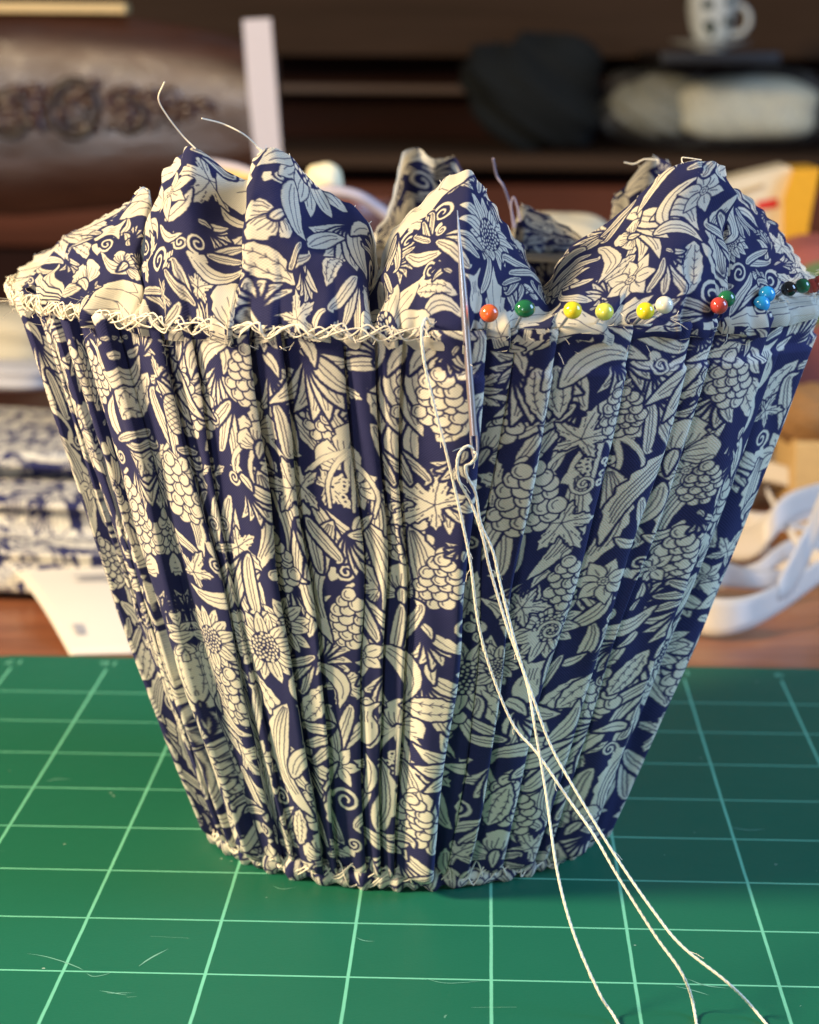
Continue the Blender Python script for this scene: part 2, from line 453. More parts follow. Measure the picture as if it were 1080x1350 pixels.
def plants(c, R):
    """mirrored upright sprays repeated across the cloth, every other one dropped by half"""
    D = 90/57.29578
    spray = [('fan', .26, -.32, .42, -72), ('fan', .52, -.22, .34, -40), ('grapes', .60, -.72, .20, -88), ('lily', 0, -.86, .30, 90), ('sweep', .36, -.80, .28, -60), ('stamens', 0, -1.12, .22, -90),
             ('acan', .17, -1.55, .40, -84), ('vine', .56, -1.22, .23, 20), ('sweep', .52, -1.62, .30, -70), ('scroll', .34, -1.20, .12, 0), ('scroll', .62, -1.92, .13, 40), ('fan', .22, -2.02, .36, -65),
             ('sun', 0, -2.42, .29, 90), ('leaf', .35, -2.30, .20, 60), ('grapes', .62, -2.36, .20, -90), ('fan', .34, -2.72, .36, 40), ('vine', .60, -2.90, .22, -30), ('bud', 0, -2.88, .20, 90),
             ('feather', .30, -3.08, .24, 55), ('leaf', 0, -3.28, .17, 90), ('sweep', .60, -3.30, .30, 80), ('fan', .20, -3.62, .40, -75), ('daisy', .55, -3.66, .19, 0), ('acan', .50, -4.02, .34, -80),
             ('grapes', 0, -4.05, .20, -90), ('sweep', .24, -4.25, .26, -60), ('lily', 0, -4.55, .26, 90), ('vine', .42, -4.50, .20, 60), ('fan', .22, -4.85, .30, -70), ('scroll', .66, -4.40, .12, 90)]
    for i in range(8):
        x0 = i*1.5+.1; off = (i % 2)*2.45
        for k, dx, y, s_, r in sorted(spray, key=lambda m_: {'fan': 0, 'sun': 2, 'grapes': 2, 'daisy': 3}.get(m_[0], 1)):
            yy = y-off
            if yy < -5.0: yy += 4.9
            sd = R.randrange(10**6)
            for m_ in ((1, -1) if dx else (1,)):
                rr = math.radians(r); rr = rr if m_ > 0 else PI-rr
                MOT[k](c, x0+m_*dx+R.uniform(-.02, .02), yy, s_, rr, random.Random(sd))
def autofill(c, R, big, limit=900, q=8):
    """fill the bare ground, widest gaps first"""
    for it in range(limit):
        if it % 4 == 0 or it > 10**9:
            h_, w_ = c.H//q, c.W//q
            occ = c.a[:h_*q, :w_*q].reshape(h_, q, w_, q).max((1, 3)) > .3
            if not hasattr(c, 'mark'): c.mark = np.zeros((h_, w_), bool)
            d = np.zeros((h_, w_), np.int16); cur = occ | c.mark; cur0 = cur
            lev = 0
            while not cur.all() and lev < 40:
                d[~cur] = lev+1; lev += 1
                nx = cur.copy()
                nx |= np.roll(cur, 1, 1) | np.roll(cur, -1, 1); nx[1:] |= cur[:-1]; nx[:-1] |= cur[1:]
                if lev % 2: 
                    n2 = np.roll(cur, 1, 1) | np.roll(cur, -1, 1); nx[1:] |= n2[:-1]; nx[:-1] |= n2[1:]
                cur = nx
        mx = int(d.max())
        if mx*q/c.T < .080: break
        ys, xs = np.nonzero(d >= mx-0 if mx < 6 else d >= mx-1); k = R.randrange(len(ys)); gy, gx = ys[k], xs[k]
        rad = d[gy, gx]*q/c.T; x = (gx+.5)*q/c.T; y = (gy+.5)*q/c.T+c.v0
        if rad > .24: kind = R.choice(big); s = rad*1.35
        elif rad > .14: kind = R.choice(['vine', 'acan', 'sweep', 'daisy', 'scroll', 'fan', 'fan', 'bud', 'fan', 'sweep']); s = rad*1.45; s = min(s, .17) if kind == 'bud' else s
        elif rad > .09: kind = R.choice(['leaf', 'fan', 'sweep', 'scroll', 'leaf', 'sweep']); s = rad*1.55
        else: kind = 'leaf'; s = rad*1.35
        if kind == 'grapes': s *= .8
        r_ = R.uniform(0, 2*PI)
        # turn long motifs along the gap
        if kind in ('leaf', 'feather', 'stem', 'bud', 'acan', 'sweep'):
            best = None
            for k in range(8):
                a = PI*k/8; sm = 0
                for e in (1.5, -1.5, 2.2, -2.2):
                    yy = int(gy+e*d[gy, gx]*math.sin(a)); xx = int(gx+e*d[gy, gx]*math.cos(a)) % d.shape[1]
                    sm += d[yy, xx] if 0 <= yy < d.shape[0] else 0
                if best is None or sm > best[0]: best = (sm, a)
            r_ = best[1]+(PI if R.random() < .5 else 0); s *= 1.3 if rad < .2 else 1.1
        MOT[kind](c, x, y, s, r_, R)
        rr = max(1, int(d[gy, gx]*.9)); c.mark[gy, gx] = True
        y0, y1 = max(0, gy-rr-1), min(d.shape[0], gy+rr+2)
        for xx in range(gx-rr-1, gx+rr+2): d[y0:y1, xx % d.shape[1]] = 0
# where the bigger flowers, leaves and fruits of the print lie on the cloth: kind, along, up, size, turn
BODY_MOTIFS = [
    ('fan', 9.624, -0.219, 0.519, -1.37), ('fan', 10.575, -0.258, 0.569, -1.97), ('lily', 9.831, -1.058, 0.329, 1.48), ('stamens', 9.824, -1.269, 0.257, -1.68),
    ('acan', 9.597, -2.005, 0.461, -1.66), ('acan', 10.158, -1.984, 0.459, -1.37), ('fan', 9.81, -1.575, 0.378, -1.66), ('grapes', 10.766, -0.551, 0.206, -1.36),
    ('grapes', 11.758, -1.367, 0.231, -1.4), ('grapes', 10.871, -1.98, 0.178, -1.5), ('grapes', 8.109, -1.393, 0.229, -1.45), ('grapes', 9.02, -0.407, 0.199, -1.52),
    ('grapes', 6.692, -0.528, 0.179, -1.44), ('grapes', 12.136, -2.069, 0.182, -1.31), ('grapes', 10.851, -4.137, 0.19, -1.51), ('grapes', 13.215, -1.969, 0.196, -1.32),
    ('grapes', 12.336, -4.188, 0.163, -1.34), ('grapes', 7.878, -3.906, 0.175, -1.51), ('grapes', 9.191, -1.936, 0.2, -1.55), ('grapes', 7.75, -1.758, 0.195, -1.04),
    ('grapes', 13.101, -0.514, 0.18, -1.37), ('grapes', 7.447, -0.563, 0.173, -1.48), ('grapes', 12.207, -0.686, 0.157, -1.37), ('grapes', 13.174, -1.345, 0.145, -1.35),
    ('grapes', 6.411, -2.24, 0.156, -1.29), ('vine', 10.77, -1.333, 0.277, 2.63), ('vine', 11.959, -0.856, 0.235, 1.31), ('vine', 11.973, -1.531, 0.24, -0.98),
    ('vine', 9.433, -1.242, 0.248, 3.07), ('vine', 7.885, -1.123, 0.222, 0.47), ('vine', 8.722, -1.787, 0.232, -0.56), ('vine', 11.336, -2.147, 0.242, 0.26),
    ('sun', 8.043, -2.634, 0.298, 1.16), ('sun', 8.849, -2.623, 0.316, 1.25), ('sun', 11.326, -2.828, 0.371, 1.65), ('sun', 13.701, -2.901, 0.333, 1.37),
    ('sun', 11.777, -2.728, 0.224, 0.28), ('daisy', 10.076, -2.627, 0.201, 1.6), ('daisy', 12.442, -2.054, 0.195, 1.38), ('daisy', 13.084, -2.031, 0.137, -0.02),
    ('daisy', 6.451, -1.581, 0.143, -0.09), ('bud', 10.113, -3.232, 0.193, 1.6), ('feather', 10.844, -3.055, 0.235, 3.13), ('feather', 7.475, -2.947, 0.26, -1.56),
    ('feather', 7.851, -2.97, 0.268, -1.55), ('feather', 12.563, -2.995, 0.241, 0.79), ('feather', 13.19, -2.939, 0.209, 1.16), ('leaf', 10.157, -3.706, 0.173, 1.58),
    ('leaf', 9.635, -2.897, 0.192, -1.01), ('fan', 11.323, -3.646, 0.576, 2.83), ('fan', 12.085, -3.143, 0.456, -0.88), ('thistle', 8.256, -0.734, 0.281, -1.66),
    ('fan', 8.423, -0.359, 0.484, -1.94), ('fan', 7.345, -0.367, 0.391, -2.25), ('scroll', 11.336, -1.67, 0.108, 0.15), ('scroll', 12.058, -1.217, 0.151, -0.02),
    ('scroll', 12.112, -2.445, 0.157, -0.01), ('scroll', 12.393, -0.315, 0.128, -0.06), ('scroll', 8.592, -1.62, 0.122, 0.59), ('scroll', 7.56, -1.158, 0.112, 0.17),
    ('lily', 12.915, -1.094, 0.309, 1.53), ('fan', 12.897, -0.272, 0.648, -2.74), ('fan', 13.083, -0.603, 0.33, -1.79), ('fan', 11.61, -0.278, 0.469, -1.3),
    ('feather', 11.744, -0.486, 0.209, -1.35), ('leaf', 11.984, -0.284, 0.263, 0.38), ('fan', 12.135, -0.215, 0.318, -1.11), ('stem', 11.243, -0.378, 0.261, -1.0),
    ('lily', 6.983, -0.995, 0.276, 0.55), ('acan', 8.966, -3.608, 0.462, -1.58), ('fan', 7.919, -3.29, 0.412, -1.32), ('fan', 13.158, -3.448, 0.471, -2.87),
    ('acan', 12.513, -1.338, 0.384, -2.09), ('leaf', 12.33, -3.779, 0.234, 1.56), ('feather', 12.068, -4.034, 0.211, 1.38), ('sweep', 12.409, -3.643, 0.408, -2.59),
    ('leaf', 13.029, -1.72, 0.124, 0.2), ('leaf', 12.557, -1.715, 0.122, 0.08), ('daisy', 13.918, -2.258, 0.154, -0.11), ('lily', 9.036, -0.935, 0.213, 1.33),
    ('fan', 8.914, -1.245, 0.323, -1.11), ('sweep', 9.504, -1.728, 0.273, -1.31), ('acan', 10.677, -1.943, 0.381, -1.43), ('lily', 11.329, -0.964, 0.233, 1.24),
    ('leaf', 6.42, -2.782, 0.207, -1.29), ('acan', 9.63, -4.048, 0.352, 1.68), ('feather', 8.894, -4.278, 0.201, 1.35), ('lily', 13.211, -4.39, 0.205, 1.27),
    ('leaf', 7.922, -4.496, 0.182, 0.7), ('sweep', 8.714, -2.112, 0.335, -1.92), ('vine', 11.843, -2.235, 0.189, -0.03), ('fan', 13.186, -0.271, 0.274, -1.64),
    ('vine', 13.896, -0.837, 0.15, -0.13),
]
# where the bigger flowers, leaves and fruits of the print lie on the cloth: kind, along, up, size, turn
RUF_MOTIFS = [
    ('vine', 4.753, 1.287, 0.285, -1.91), ('vine', 4.395, 0.174, 0.181, -2.94), ('vine', 4.738, 0.267, 0.191, 0.32), ('scroll', 4.573, 0.631, 0.118, 0.03),
    ('feather', 2.524, 0.789, 0.23, 2.59), ('leaf', 4.545, 0.941, 0.184, 0.76), ('leaf', 4.413, 0.731, 0.162, -0.38), ('leaf', 4.086, 0.873, 0.165, -0.77),
    ('lily', 5.806, 0.912, 0.244, -2.23), ('scroll', 5.815, 1.254, 0.107, 0.65), ('feather', 5.714, 0.529, 0.253, -0.67), ('fan', 6.581, 1.224, 0.655, -2.0),
    ('feather', 6.42, 0.564, 0.179, -1.95), ('daisy', 6.882, 0.453, 0.095, 0.37), ('leaf', 5.034, 0.762, 0.14, -2.54), ('leaf', 5.014, 1.041, 0.142, 2.87),
    ('leaf', 6.312, 0.903, 0.215, 0.89), ('sun', 8.888, 1.019, 0.377, 1.12), ('vine', 8.5, 1.392, 0.162, 1.59), ('scroll', 8.345, 0.883, 0.095, -0.6),
    ('feather', 8.296, 0.325, 0.228, -0.17), ('fan', 7.776, 0.845, 0.321, -0.45), ('leaf', 8.149, 0.706, 0.232, -0.32), ('leaf', 8.382, 0.134, 0.206, 0.16),
    ('lily', 9.456, 0.606, 0.16, 1.41), ('fan', 10.733, 1.209, 0.607, -1.16), ('feather', 11.173, 0.446, 0.281, -1.74), ('feather', 10.456, 0.672, 0.215, -2.68),
    ('daisy', 11.279, 1.192, 0.188, -0.03), ('lily', 10.684, 1.023, 0.219, 2.73), ('scroll', 10.011, 1.43, 0.101, -1.11), ('leaf', 11.127, 1.011, 0.22, -0.47),
    ('fan', 10.404, 1.295, 0.333, 2.74), ('leaf', 10.094, 0.736, 0.162, 2.56), ('leaf', 10.895, 1.421, 0.222, 0.53), ('leaf', 11.061, 1.138, 0.198, 1.23),
    ('sun', 12.075, 0.832, 0.257, -0.19), ('lily', 12.548, 0.534, 0.168, -1.34), ('feather', 13.185, 0.926, 0.175, 1.3), ('leaf', 12.582, 1.081, 0.138, 0.26),
    ('leaf', 12.391, 1.258, 0.138, -0.33), ('leaf', 1.832, 0.53, 0.176, 2.77), ('leaf', 3.065, 0.564, 0.223, 2.75), ('leaf', 3.035, 1.005, 0.136, 1.24),
    ('lily', 3.166, 0.526, 0.188, 0.69), ('fan', 5.657, 0.116, 0.315, 1.64), ('leaf', 6.265, 0.074, 0.155, 1.0),
]
from mathutils import noise as mnoise
BODY_W, RUF_W = 12.0, 15.7
def make_print(name, cv, extra_seed, motifs, big):
    R = random.Random(extra_seed)
    if cv.v0 < -1: plants(cv, R)
    for k, x, y, s, r in sorted(motifs, key=lambda m_: {'fan': 0, 'sun': 2, 'grapes': 2, 'daisy': 3}.get(m_[0], 1)): MOT[k](cv, x, y, s, r, R)
    autofill(cv, R, big)
    a_ = cv.a; a_ = (np.roll(a_, 1, 1)+2*a_+np.roll(a_, -1, 1))/4; b_ = a_.copy(); b_[1:-1] = (a_[:-2]+2*a_[1:-1]+a_[2:])/4; cv.a = b_
    img = bpy.data.images.new(name, cv.W, cv.H, alpha=False, float_buffer=False); img.colorspace_settings.name = 'Non-Color'
    buf = np.ones((cv.H, cv.W, 4), np.float32); buf[:, :, :3] = cv.a[:, :, None]
    img.pixels.foreach_set(buf.ravel()); img.update(); img.pack()
    return img
BIG = ['sun', 'grapes', 'fan', 'vine', 'lily', 'thistle', 'fan', 'acan', 'sweep', 'feather']
img_body = make_print('cotton_print', Canvas(BODY_W, 5.2, -5.1), 11, BODY_MOTIFS, BIG)
img_ruf = make_print('frill_print', Canvas(RUF_W, 1.75, -0.1), 12, RUF_MOTIFS, BIG)

def cotton(name, img, W, v0, H, transl=0.18, dirt=1.0):
    t = NT(name)
    uv = t.node('ShaderNodeUVMap').outputs[0]
    mp = t.node('ShaderNodeMapping'); mp.inputs['Scale'].default_value = (1/W, 1/H, 1); mp.inputs['Location'].default_value = (0, -v0/H, 0)
    # a slight wobble of the threads keeps the print edges from being ruler-clean
    nw = t.node('ShaderNodeTexNoise'); nw.inputs['Scale'].default_value = 30; nw.inputs['Detail'].default_value = 3; t.link(uv, nw.inputs['Vector'])
    ad = t.node('ShaderNodeVectorMath', operation='MULTIPLY_ADD'); t.link(nw.outputs['Color'], ad.inputs[0]); ad.inputs[1].default_value = (.016, .016, 0); 
    t.link(uv, ad.inputs[2]); t.link(ad.outputs[0], mp.inputs['Vector'])
    im = t.node('ShaderNodeTexImage', image=img, extension='REPEAT', interpolation='Linear'); t.link(mp.outputs[0], im.inputs['Vector'])
    sep = t.node('ShaderNodeSeparateXYZ'); t.link(uv, sep.inputs[0])
    wu = t.math('SINE', t.math('MULTIPLY', sep.outputs[0], 2*PI*46)); wv = t.math('SINE', t.math('MULTIPLY', sep.outputs[1], 2*PI*46))
    weave = t.math('MULTIPLY', wu, wv)
    n1 = t.noise(3.0, 4, uv); n2 = t.noise(45, 3, uv)
    mott = t.math('ADD', t.math('MULTIPLY', n1, .5), t.math('MULTIPLY', n2, .5))
    cream = t.mix(mott, (.74, .69, .53), (.90, .86, .72)); blue = t.mix(mott, (.012, .014, .058), (.026, .030, .112))
    blue = t.mix(t.math('MULTIPLY', t.math('ADD', weave, 1), .09), blue, (.09, .09, .19))
    cream = t.mix(t.math('MULTIPLY', t.math('ADD', weave, 1), .19), cream, (.45, .42, .34))
    colr = t.mix(im.outputs[0], blue, cream)
    t.set(Base_Color=colr, Roughness=.82); t.b.inputs['Specular IOR Level'].default_value = .15
    t.b.inputs['Sheen Weight'].default_value = .03; t.b.inputs['Sheen Roughness'].default_value = .5
    hgt = t.math('ADD', t.math('MULTIPLY', weave, .45), t.math('MULTIPLY', t.noise(9, 5, uv), 2.0))
    nb = t.bump(hgt, .35, .00025)
    tr = t.node('ShaderNodeBsdfTranslucent'); t.link(colr, tr.inputs[0]); t.link(nb, tr.inputs['Normal'])
    mx = t.node('ShaderNodeMixShader'); mx.inputs[0].default_value = transl
    t.link(t.b.outputs[0], mx.inputs[1]); t.link(tr.outputs[0], mx.inputs[2]); t.link(mx.outputs[0], t.out.inputs[0])
    return t.m
M_BODY = cotton('printed_cotton', img_body, BODY_W, -5.1, 5.2, .08)
M_RUF = cotton('printed_cotton_frill', img_ruf, RUF_W, -0.1, 1.75, .34)
M_THREAD = simple('cream_thread', (.86, .79, .62), .7, var=.15, scale=2500, bump=.3)
M_WIRE = simple('white_wire', (.75, .72, .65), .4)

# ---------------------------------------------------------------- lampshade
CX, CY, RB, RT, ZT = -0.64, 18.2, 1.60, 3.16, 4.53
NP = 54
SL = math.hypot(ZT, RT-RB); PW = 2*PI*RT/NP*1.07
rp = random.Random(5)
bnd = [0.0]
for k in range(NP): bnd.append(bnd[-1]+rp.uniform(.55, 1.5))
bnd = [b/bnd[-1]*2*PI-PI for b in bnd]                 # angle 0 faces the camera, grows to the right
amp = [rp.uniform(.55, 1.45)*min(1.25, max(.7, (bnd[k_+1]-bnd[k_])*NP/2/PI)) for k_ in range(NP)]; rdn = [rp.uniform(0, 1) for _ in range(NP)]
ph = [[rp.uniform(0, 2*PI) for _ in range(4)] for _ in range(NP)]
def shade_pt(a, r, z): return (CX+.022*z+r*math.sin(a), CY-r*math.cos(a), z)
def prof_r(t):
    return RB+(RT-RB)*t+.045*math.sin(PI*t)
NR = 150
FR = [0, .05, .14, .26, .40, .54, .68, .80, .88, .94, .98, 1.0]
V = []; UV = []; 
for i in range(NR):
    t = i/(NR-1); z = .05+(ZT-.05)*t; R0 = prof_r(t)
    endf = min(1, t/.03+.25, (1-t)/.02+.75)
    for k in range(NP):
        def edge(j):
            p = ph[j % NP]; w0 = 2*PI/NP
            return bnd[j]+w0*(.16*math.sin(3.1*t+p[0])+.10*math.sin(7.3*t+p[1])+.03*math.sin(19*t+p[2]))*math.sin(PI*min(1, max(0, t)))
        a0 = edge(k); a1 = edge(k+1)+(2*PI if k+1 == NP and False else 0)
        if k+1 == NP: a1 = bnd[NP]+(edge(0)-bnd[0])
        w_ = a1-a0; wr = 2*PI/NP*R0
        D = (.110+.015*(1-t))*amp[k]*endf*(1.4 if -.05 < bnd[k] < 1.5 and t < .93 else 1)
        for f in FR:
            s_ = f**(.8+.8*rdn[k])
            d = D*(s_ if f < .88 else s_*(1-((f-.88)/.12)**2*.22))
            d += D*.28*math.sin(PI*f)*rdn[k]
            d += .020*math.sin(9*t+6*f+ph[k][3])*math.sin(PI*f)*amp[k]+.006*math.sin(31*t+9*f+ph[k][0])*math.sin(PI*f)
            a = a0+w_*(f*1.17-.02)
            V.append(shade_pt(a, R0-.03+d, z))
            UV.append(((k+1)*PW-(1-f)*w_*1.17*R0, -(1-t)*SL))
ncol = NP*len(FR)
# the columns are stored pleat after pleat: neighbouring pleats meet in a fold tucked under the next one
F = []
for i in range(NR-1):
    for j in range(ncol):
        j2 = (j+1) % ncol
        F.append((i*ncol+j, i*ncol+j2, (i+1)*ncol+j2, (i+1)*ncol+j))
shade = empty('lampshade', (CX, CY, 0), 'pleated lampshade covered in blue and cream floral cotton standing on the green cutting mat', 'lampshade')
cover = adopt(mesh_obj('fabric_cover', V, F, M_BODY, None, True, UV), shade)

def top_disp(a):
    a = (a+PI) % (2*PI)-PI; k = max(0, min(NP-1, int(np.searchsorted(bnd, a))-1)); f = (a-bnd[k])/(bnd[k+1]-bnd[k])
    return .11*amp[k]*(f**(.8+.8*rdn[k]) if f < .86 else (1-(f-.86)/.14)**.7)+.02*math.sin(PI*f)
# frill: the uncut cloth above the rim; a list of where its free edge goes
def rim_point(a): return np.array(shade_pt(a, RT-.01, ZT))
def rim_angle_front(px):
    lo, hi = -PI*.5, PI*.5
    for _ in range(40):
        mid = (lo+hi)/2
        if project(rim_point(mid))[0] < px: lo = mid
        else: hi = mid
    return (lo+hi)/2
def rim_angle_back(px):
    lo, hi = PI*.5, PI*1.5
    for _ in range(40):
        mid = (lo+hi)/2
        if project(rim_point(mid))[0] > px: lo = mid
        else: hi = mid
    return (lo+hi)/2
FL = 1.42
def edge_pt(a, x, y, far=True, L=FL):
    b = Vector(rim_point(a)); d = ray(x, y).normalized(); oc = CO-b
    B = d.dot(oc); C_ = oc.dot(oc)-L*L; disc = B*B-C_
    t = -B+(math.sqrt(disc) if far else -math.sqrt(disc)) if disc > 0 else -B
    return np.array(CO+d*t)
FRONT = [(10,50,344),(28,80,322),(50,112,298),(80,140,279),(110,165,263),(140,186,252),(160,197,250),(176,206,262),(184,203,300),(188,207,285),
(196,216,250),(210,228,220),(225,240,197),(245,253,192),(265,272,203),(285,295,222),(298,318,233),(308,332,238),(316,344,238,1.44),(312,341,226,1.36),(306,338,214,1.30),(316,344,204,1.32),(338,353,198,1.38),(366,368,197),
(385,384,206),(402,402,228),(420,424,250),(440,448,266),(458,474,284),(472,490,303),(482,497,330),(490,499,362),(497,500,392),(503,502,385),
(508,506,350),(518,514,318),(530,530,292),(545,552,272),(560,572,250),(574,588,235),(590,603,226),(606,620,223),(622,634,238),(640,652,270),(656,668,302),(672,686,336),
(690,702,360),(706,712,378),(716,722,366),(730,735,344),(748,755,322),(768,778,308),(790,802,292),(812,826,272),(832,848,250),(852,868,232),(872,888,219),
(890,904,213),(908,922,211),(924,940,211),(936,953,213),(944,962,217)]
FOLD = [(950,958,222,1.42),(948,945,240,1.36),(944,935,262,1.3),(948,948,252,1.34)]
RIGHT = [(956,962,250),(970,978,262),(984,996,276),(1000,1014,296),(1014,1030,312),(1028,1045,328),(1040,1058,342),(1052,1068,356),(1062,1076,368)]
BACK = [(1070,1060,392),(1040,1020,392),(1000,985,380),(960,950,350),(930,925,310),(905,902,268),(890,888,232),(872,872,212),(856,856,210),(840,838,226),(822,822,248),(806,806,262),(796,798,300),(780,785,318),
(766,768,318),(745,750,302),(720,722,286),(700,700,277),(686,684,274),(676,676,300),(672,668,345),(650,650,370),(630,632,350),(618,618,290),(612,612,240),(606,606,216),(596,596,205),(582,582,206),(572,573,209),(560,562,200),(548,550,193),
(536,536,194),(528,528,208),(520,521,246),(512,512,282),(500,500,306),(480,488,340),(450,455,330),(420,425,320),(380,385,322),(330,340,318),(280,290,316),(230,245,318),(180,200,325),(130,155,338),(80,110,352),(40,70,365),(16,36,380)]
ctl = []
for bx, x, y, *L in FRONT: a = rim_angle_front(bx); ctl.append((a, edge_pt(a, x, y, True, *L)))
for bx, x, y, L in FOLD: a = rim_angle_front(bx); ctl.append((a, edge_pt(a, x, y, True, L)))
for bx, x, y in RIGHT: a = rim_angle_front(bx); ctl.append((a, edge_pt(a, x, y)))
for bx, x, y in BACK: a = rim_angle_back(bx); ctl.append((a, edge_pt(a, x, y, False, 1.25)))
A = np.unwrap([c[0] for c in ctl]+[ctl[0][0]])[:-1]
pts = [np.array([A[i], *ctl[i][1]]) for i in range(len(ctl))]
n_ = 7
ext = pts+[np.array([pts[0][0]+2*PI, *pts[0][1:]])]
dense = []
for i in range(len(pts)):
    p1, p2 = ext[i], ext[i+1]
    p0 = ext[i-1] if i else pts[-1]-np.array([2*PI, 0, 0, 0]); p3 = ext[i+2] if i+2 < len(ext) else pts[1]+np.array([2*PI, 0, 0, 0])
    for k in range(n_):
        t = k/n_; dense.append(0.5*((2*p1)+(-p0+p2)*t+(2*p0-5*p1+4*p2-p3)*t*t+(-p0+3*p1-3*p2+p3)*t**3))
dense = np.array(dense); NC = len(dense)
seg = np.linalg.norm(np.roll(dense[:, 1:], -1, 0)-dense[:, 1:], axis=1)
U = np.concatenate([[0], np.cumsum(seg)]); print('frill arc', U[-1])

NRr = 42; V = []; UV = []
for i in range(NRr):
    t = max(0, (i-5)/(NRr-6)); band = max(0, 5-i)/5
    for j in range(NC+1):
        a = dense[j % NC][0]; b = rim_point(a); top = dense[j % NC][1:]
        outd = np.array((math.sin(a), -math.cos(a), 0)); u = U[j]
        p = b*(1-t)+top*t
        lean = top-b; lean = lean/np.linalg.norm(lean); nn = outd-lean*outd.dot(lean); nn /= np.linalg.norm(nn)+1e-9
        front = 1.0 if math.cos(a) > -.2 else .6
        p = p+nn*(.06*math.sin(PI*t**.9)*front)
        g = math.exp(-t*7)
        if t < .5: p = p+outd*(top_disp(a)*(1-t/.5)**1.5-.03*(1-t/.5))
        p = p+nn*(.016*g*math.sin(u*13.0)+.012*g*math.sin(u*23+1)+.02*math.exp(-t*3)*math.sin(u*6.1+2))
        p = p+nn*.018*math.sin(5*t*PI+u*2.3)*math.sin(PI*t)
        c1 = mnoise.noise(Vector((u*.9+t*1.1, t*1.3-u*.2, 3.7))); c2 = mnoise.noise(Vector((u*2.1-t*1.6, t*2.0, 9.1)))
        p = p+nn*(.15*(.28-abs(c1))+.07*(.25-abs(c2)))*min(1, t*5)*front
        if t > .93: p = p+nn*.012*math.sin(u*31)
        if band > 0:
            zb = .12+.02*math.sin(a*9)+.015*math.sin(a*31)
            p = p+np.array((0, 0, -band*zb))+outd*(.018*math.sin(PI*band)+.010*math.sin(a*70+3)*band)
        V.append(tuple(p)); UV.append((u, t*1.5-band*.2))
F = grid_faces(NRr, NC+1)
frill = adopt(mesh_obj('fabric_frill', V, F, M_RUF, None, True, UV), shade)
weld = frill.modifiers.new('weld', 'WELD'); weld.merge_threshold = 1e-6

# raw edge: short broken threads standing out of the cut cloth
mb = MB(); rf_ = random.Random(3); last = (NRr-1)*(NC+1)
for _ in range(70):
    j = rf_.randrange(NC); p = np.array(V[last+j]); q = np.array(V[last+j-(NC+1)]); d = p-q; d /= np.linalg.norm(d)+1e-9
    p = p-d*.01; L = rf_.uniform(.012, .045); b_ = np.array([rf_.gauss(0, .35) for _ in range(3)])
    mb.tube([p, p+d*L*.5+b_*L*.3, p+d*L+b_*L], .0028, 3)
mb.build('frayed_edge', M_THREAD, shade)['kind'] = 'stuff'
# lint clinging to the sewn edge of the rim
mb = MB()
for _ in range(140):
    a = rf_.uniform(-PI*.6, PI*.6); p = np.array(shade_pt(a, RT+rf_.uniform(.03, .09), ZT+rf_.uniform(-.2, .1))); d = np.array([rf_.gauss(0, 1) for _ in range(3)]); d /= np.linalg.norm(d)
    L = rf_.uniform(.04, .11); o_ = np.array((math.sin(a), -math.cos(a), 0)); mb.tube([p, p+d*L*.5+o_*L*.5, p+d*L+o_*L*.6], .0022, 3)
mb.build('lint', M_THREAD, shade)['kind'] = 'stuff'

# ---------------------------------------------------------------- wires and hand stitching of the lampshade
def ring(r, z, off=0): return [shade_pt(a, r, z) for a in np.linspace(-PI, PI, 160)[:-1]]
MB().tube(ring(RT-.14, ZT-.05), .045, 8, True).build('top_ring', M_WIRE, shade)
MB().tube(ring(RB-.12, .07), .03, 8, True).build('bottom_ring', M_WIRE, shade)
rs = random.Random(21)
def stitch_run(name, a0, a1, step, r, ztop, zbot, rad, layers, jit, parent):
    mb = MB()
    for L in range(layers):
        P = []; a = a0+rs.random()*step; up = True
        st0 = step*rs.uniform(.75, 1.25); sq = rs.uniform(.5, 1.0); zm = (ztop+zbot)/2; zt_, zb_ = zm+(ztop-zm)*sq, zm+(zbot-zm)*sq
        while a < a1:
            j = lambda s_: rs.uniform(-s_, s_)
            if up: P.append(shade_pt(a+j(.012), r+.012+j(.01), zt_+j(jit)))
            else: P.append(shade_pt(a+j(.012), r-.01+j(.01), zb_+j(jit)))
            # the thread bows outward between two holes
            nx = a+st0*(.35 if up else .75)*rs.uniform(.7, 1.35)
            P.append(shade_pt((a+nx)/2, r+.02+j(.012), (ztop+zbot)/2+j(jit)))
            a = nx; up = not up
        mb.tube(catmull(P, 4), rad, 6)
    return mb.build(name, M_THREAD, parent)
stitch_run('rim_stitching', -1.75, rim_angle_front(553), .085, RT+.075, ZT+.03, ZT-.09, .0057, 4, .02, shade)
stitch_run('base_stitching', -PI, PI, .15, RB+.062,   .20, .05, .0062, 3, .04, shade)
# rolled hem around the bottom wire
V = []; UV = []; nc = 900; nr = 12
for i in range(nr):
    an = -1.2+2.9*i/(nr-1)
    for j in range(nc+1):
        a = -PI+2*PI*j/nc
        q = .085+.018*math.sin(a*61+3*math.sin(a*7))+.012*math.sin(a*37+1)
        V.append(shade_pt(a, RB+.0+q*math.cos(an)*.9, .10+q*1.15*math.sin(an))); UV.append((a*1.75+.3, -3.1-i*.024))
adopt(mesh_obj('rolled_hem', V, grid_faces(nr, nc+1), M_BODY, None, True, UV), shade)

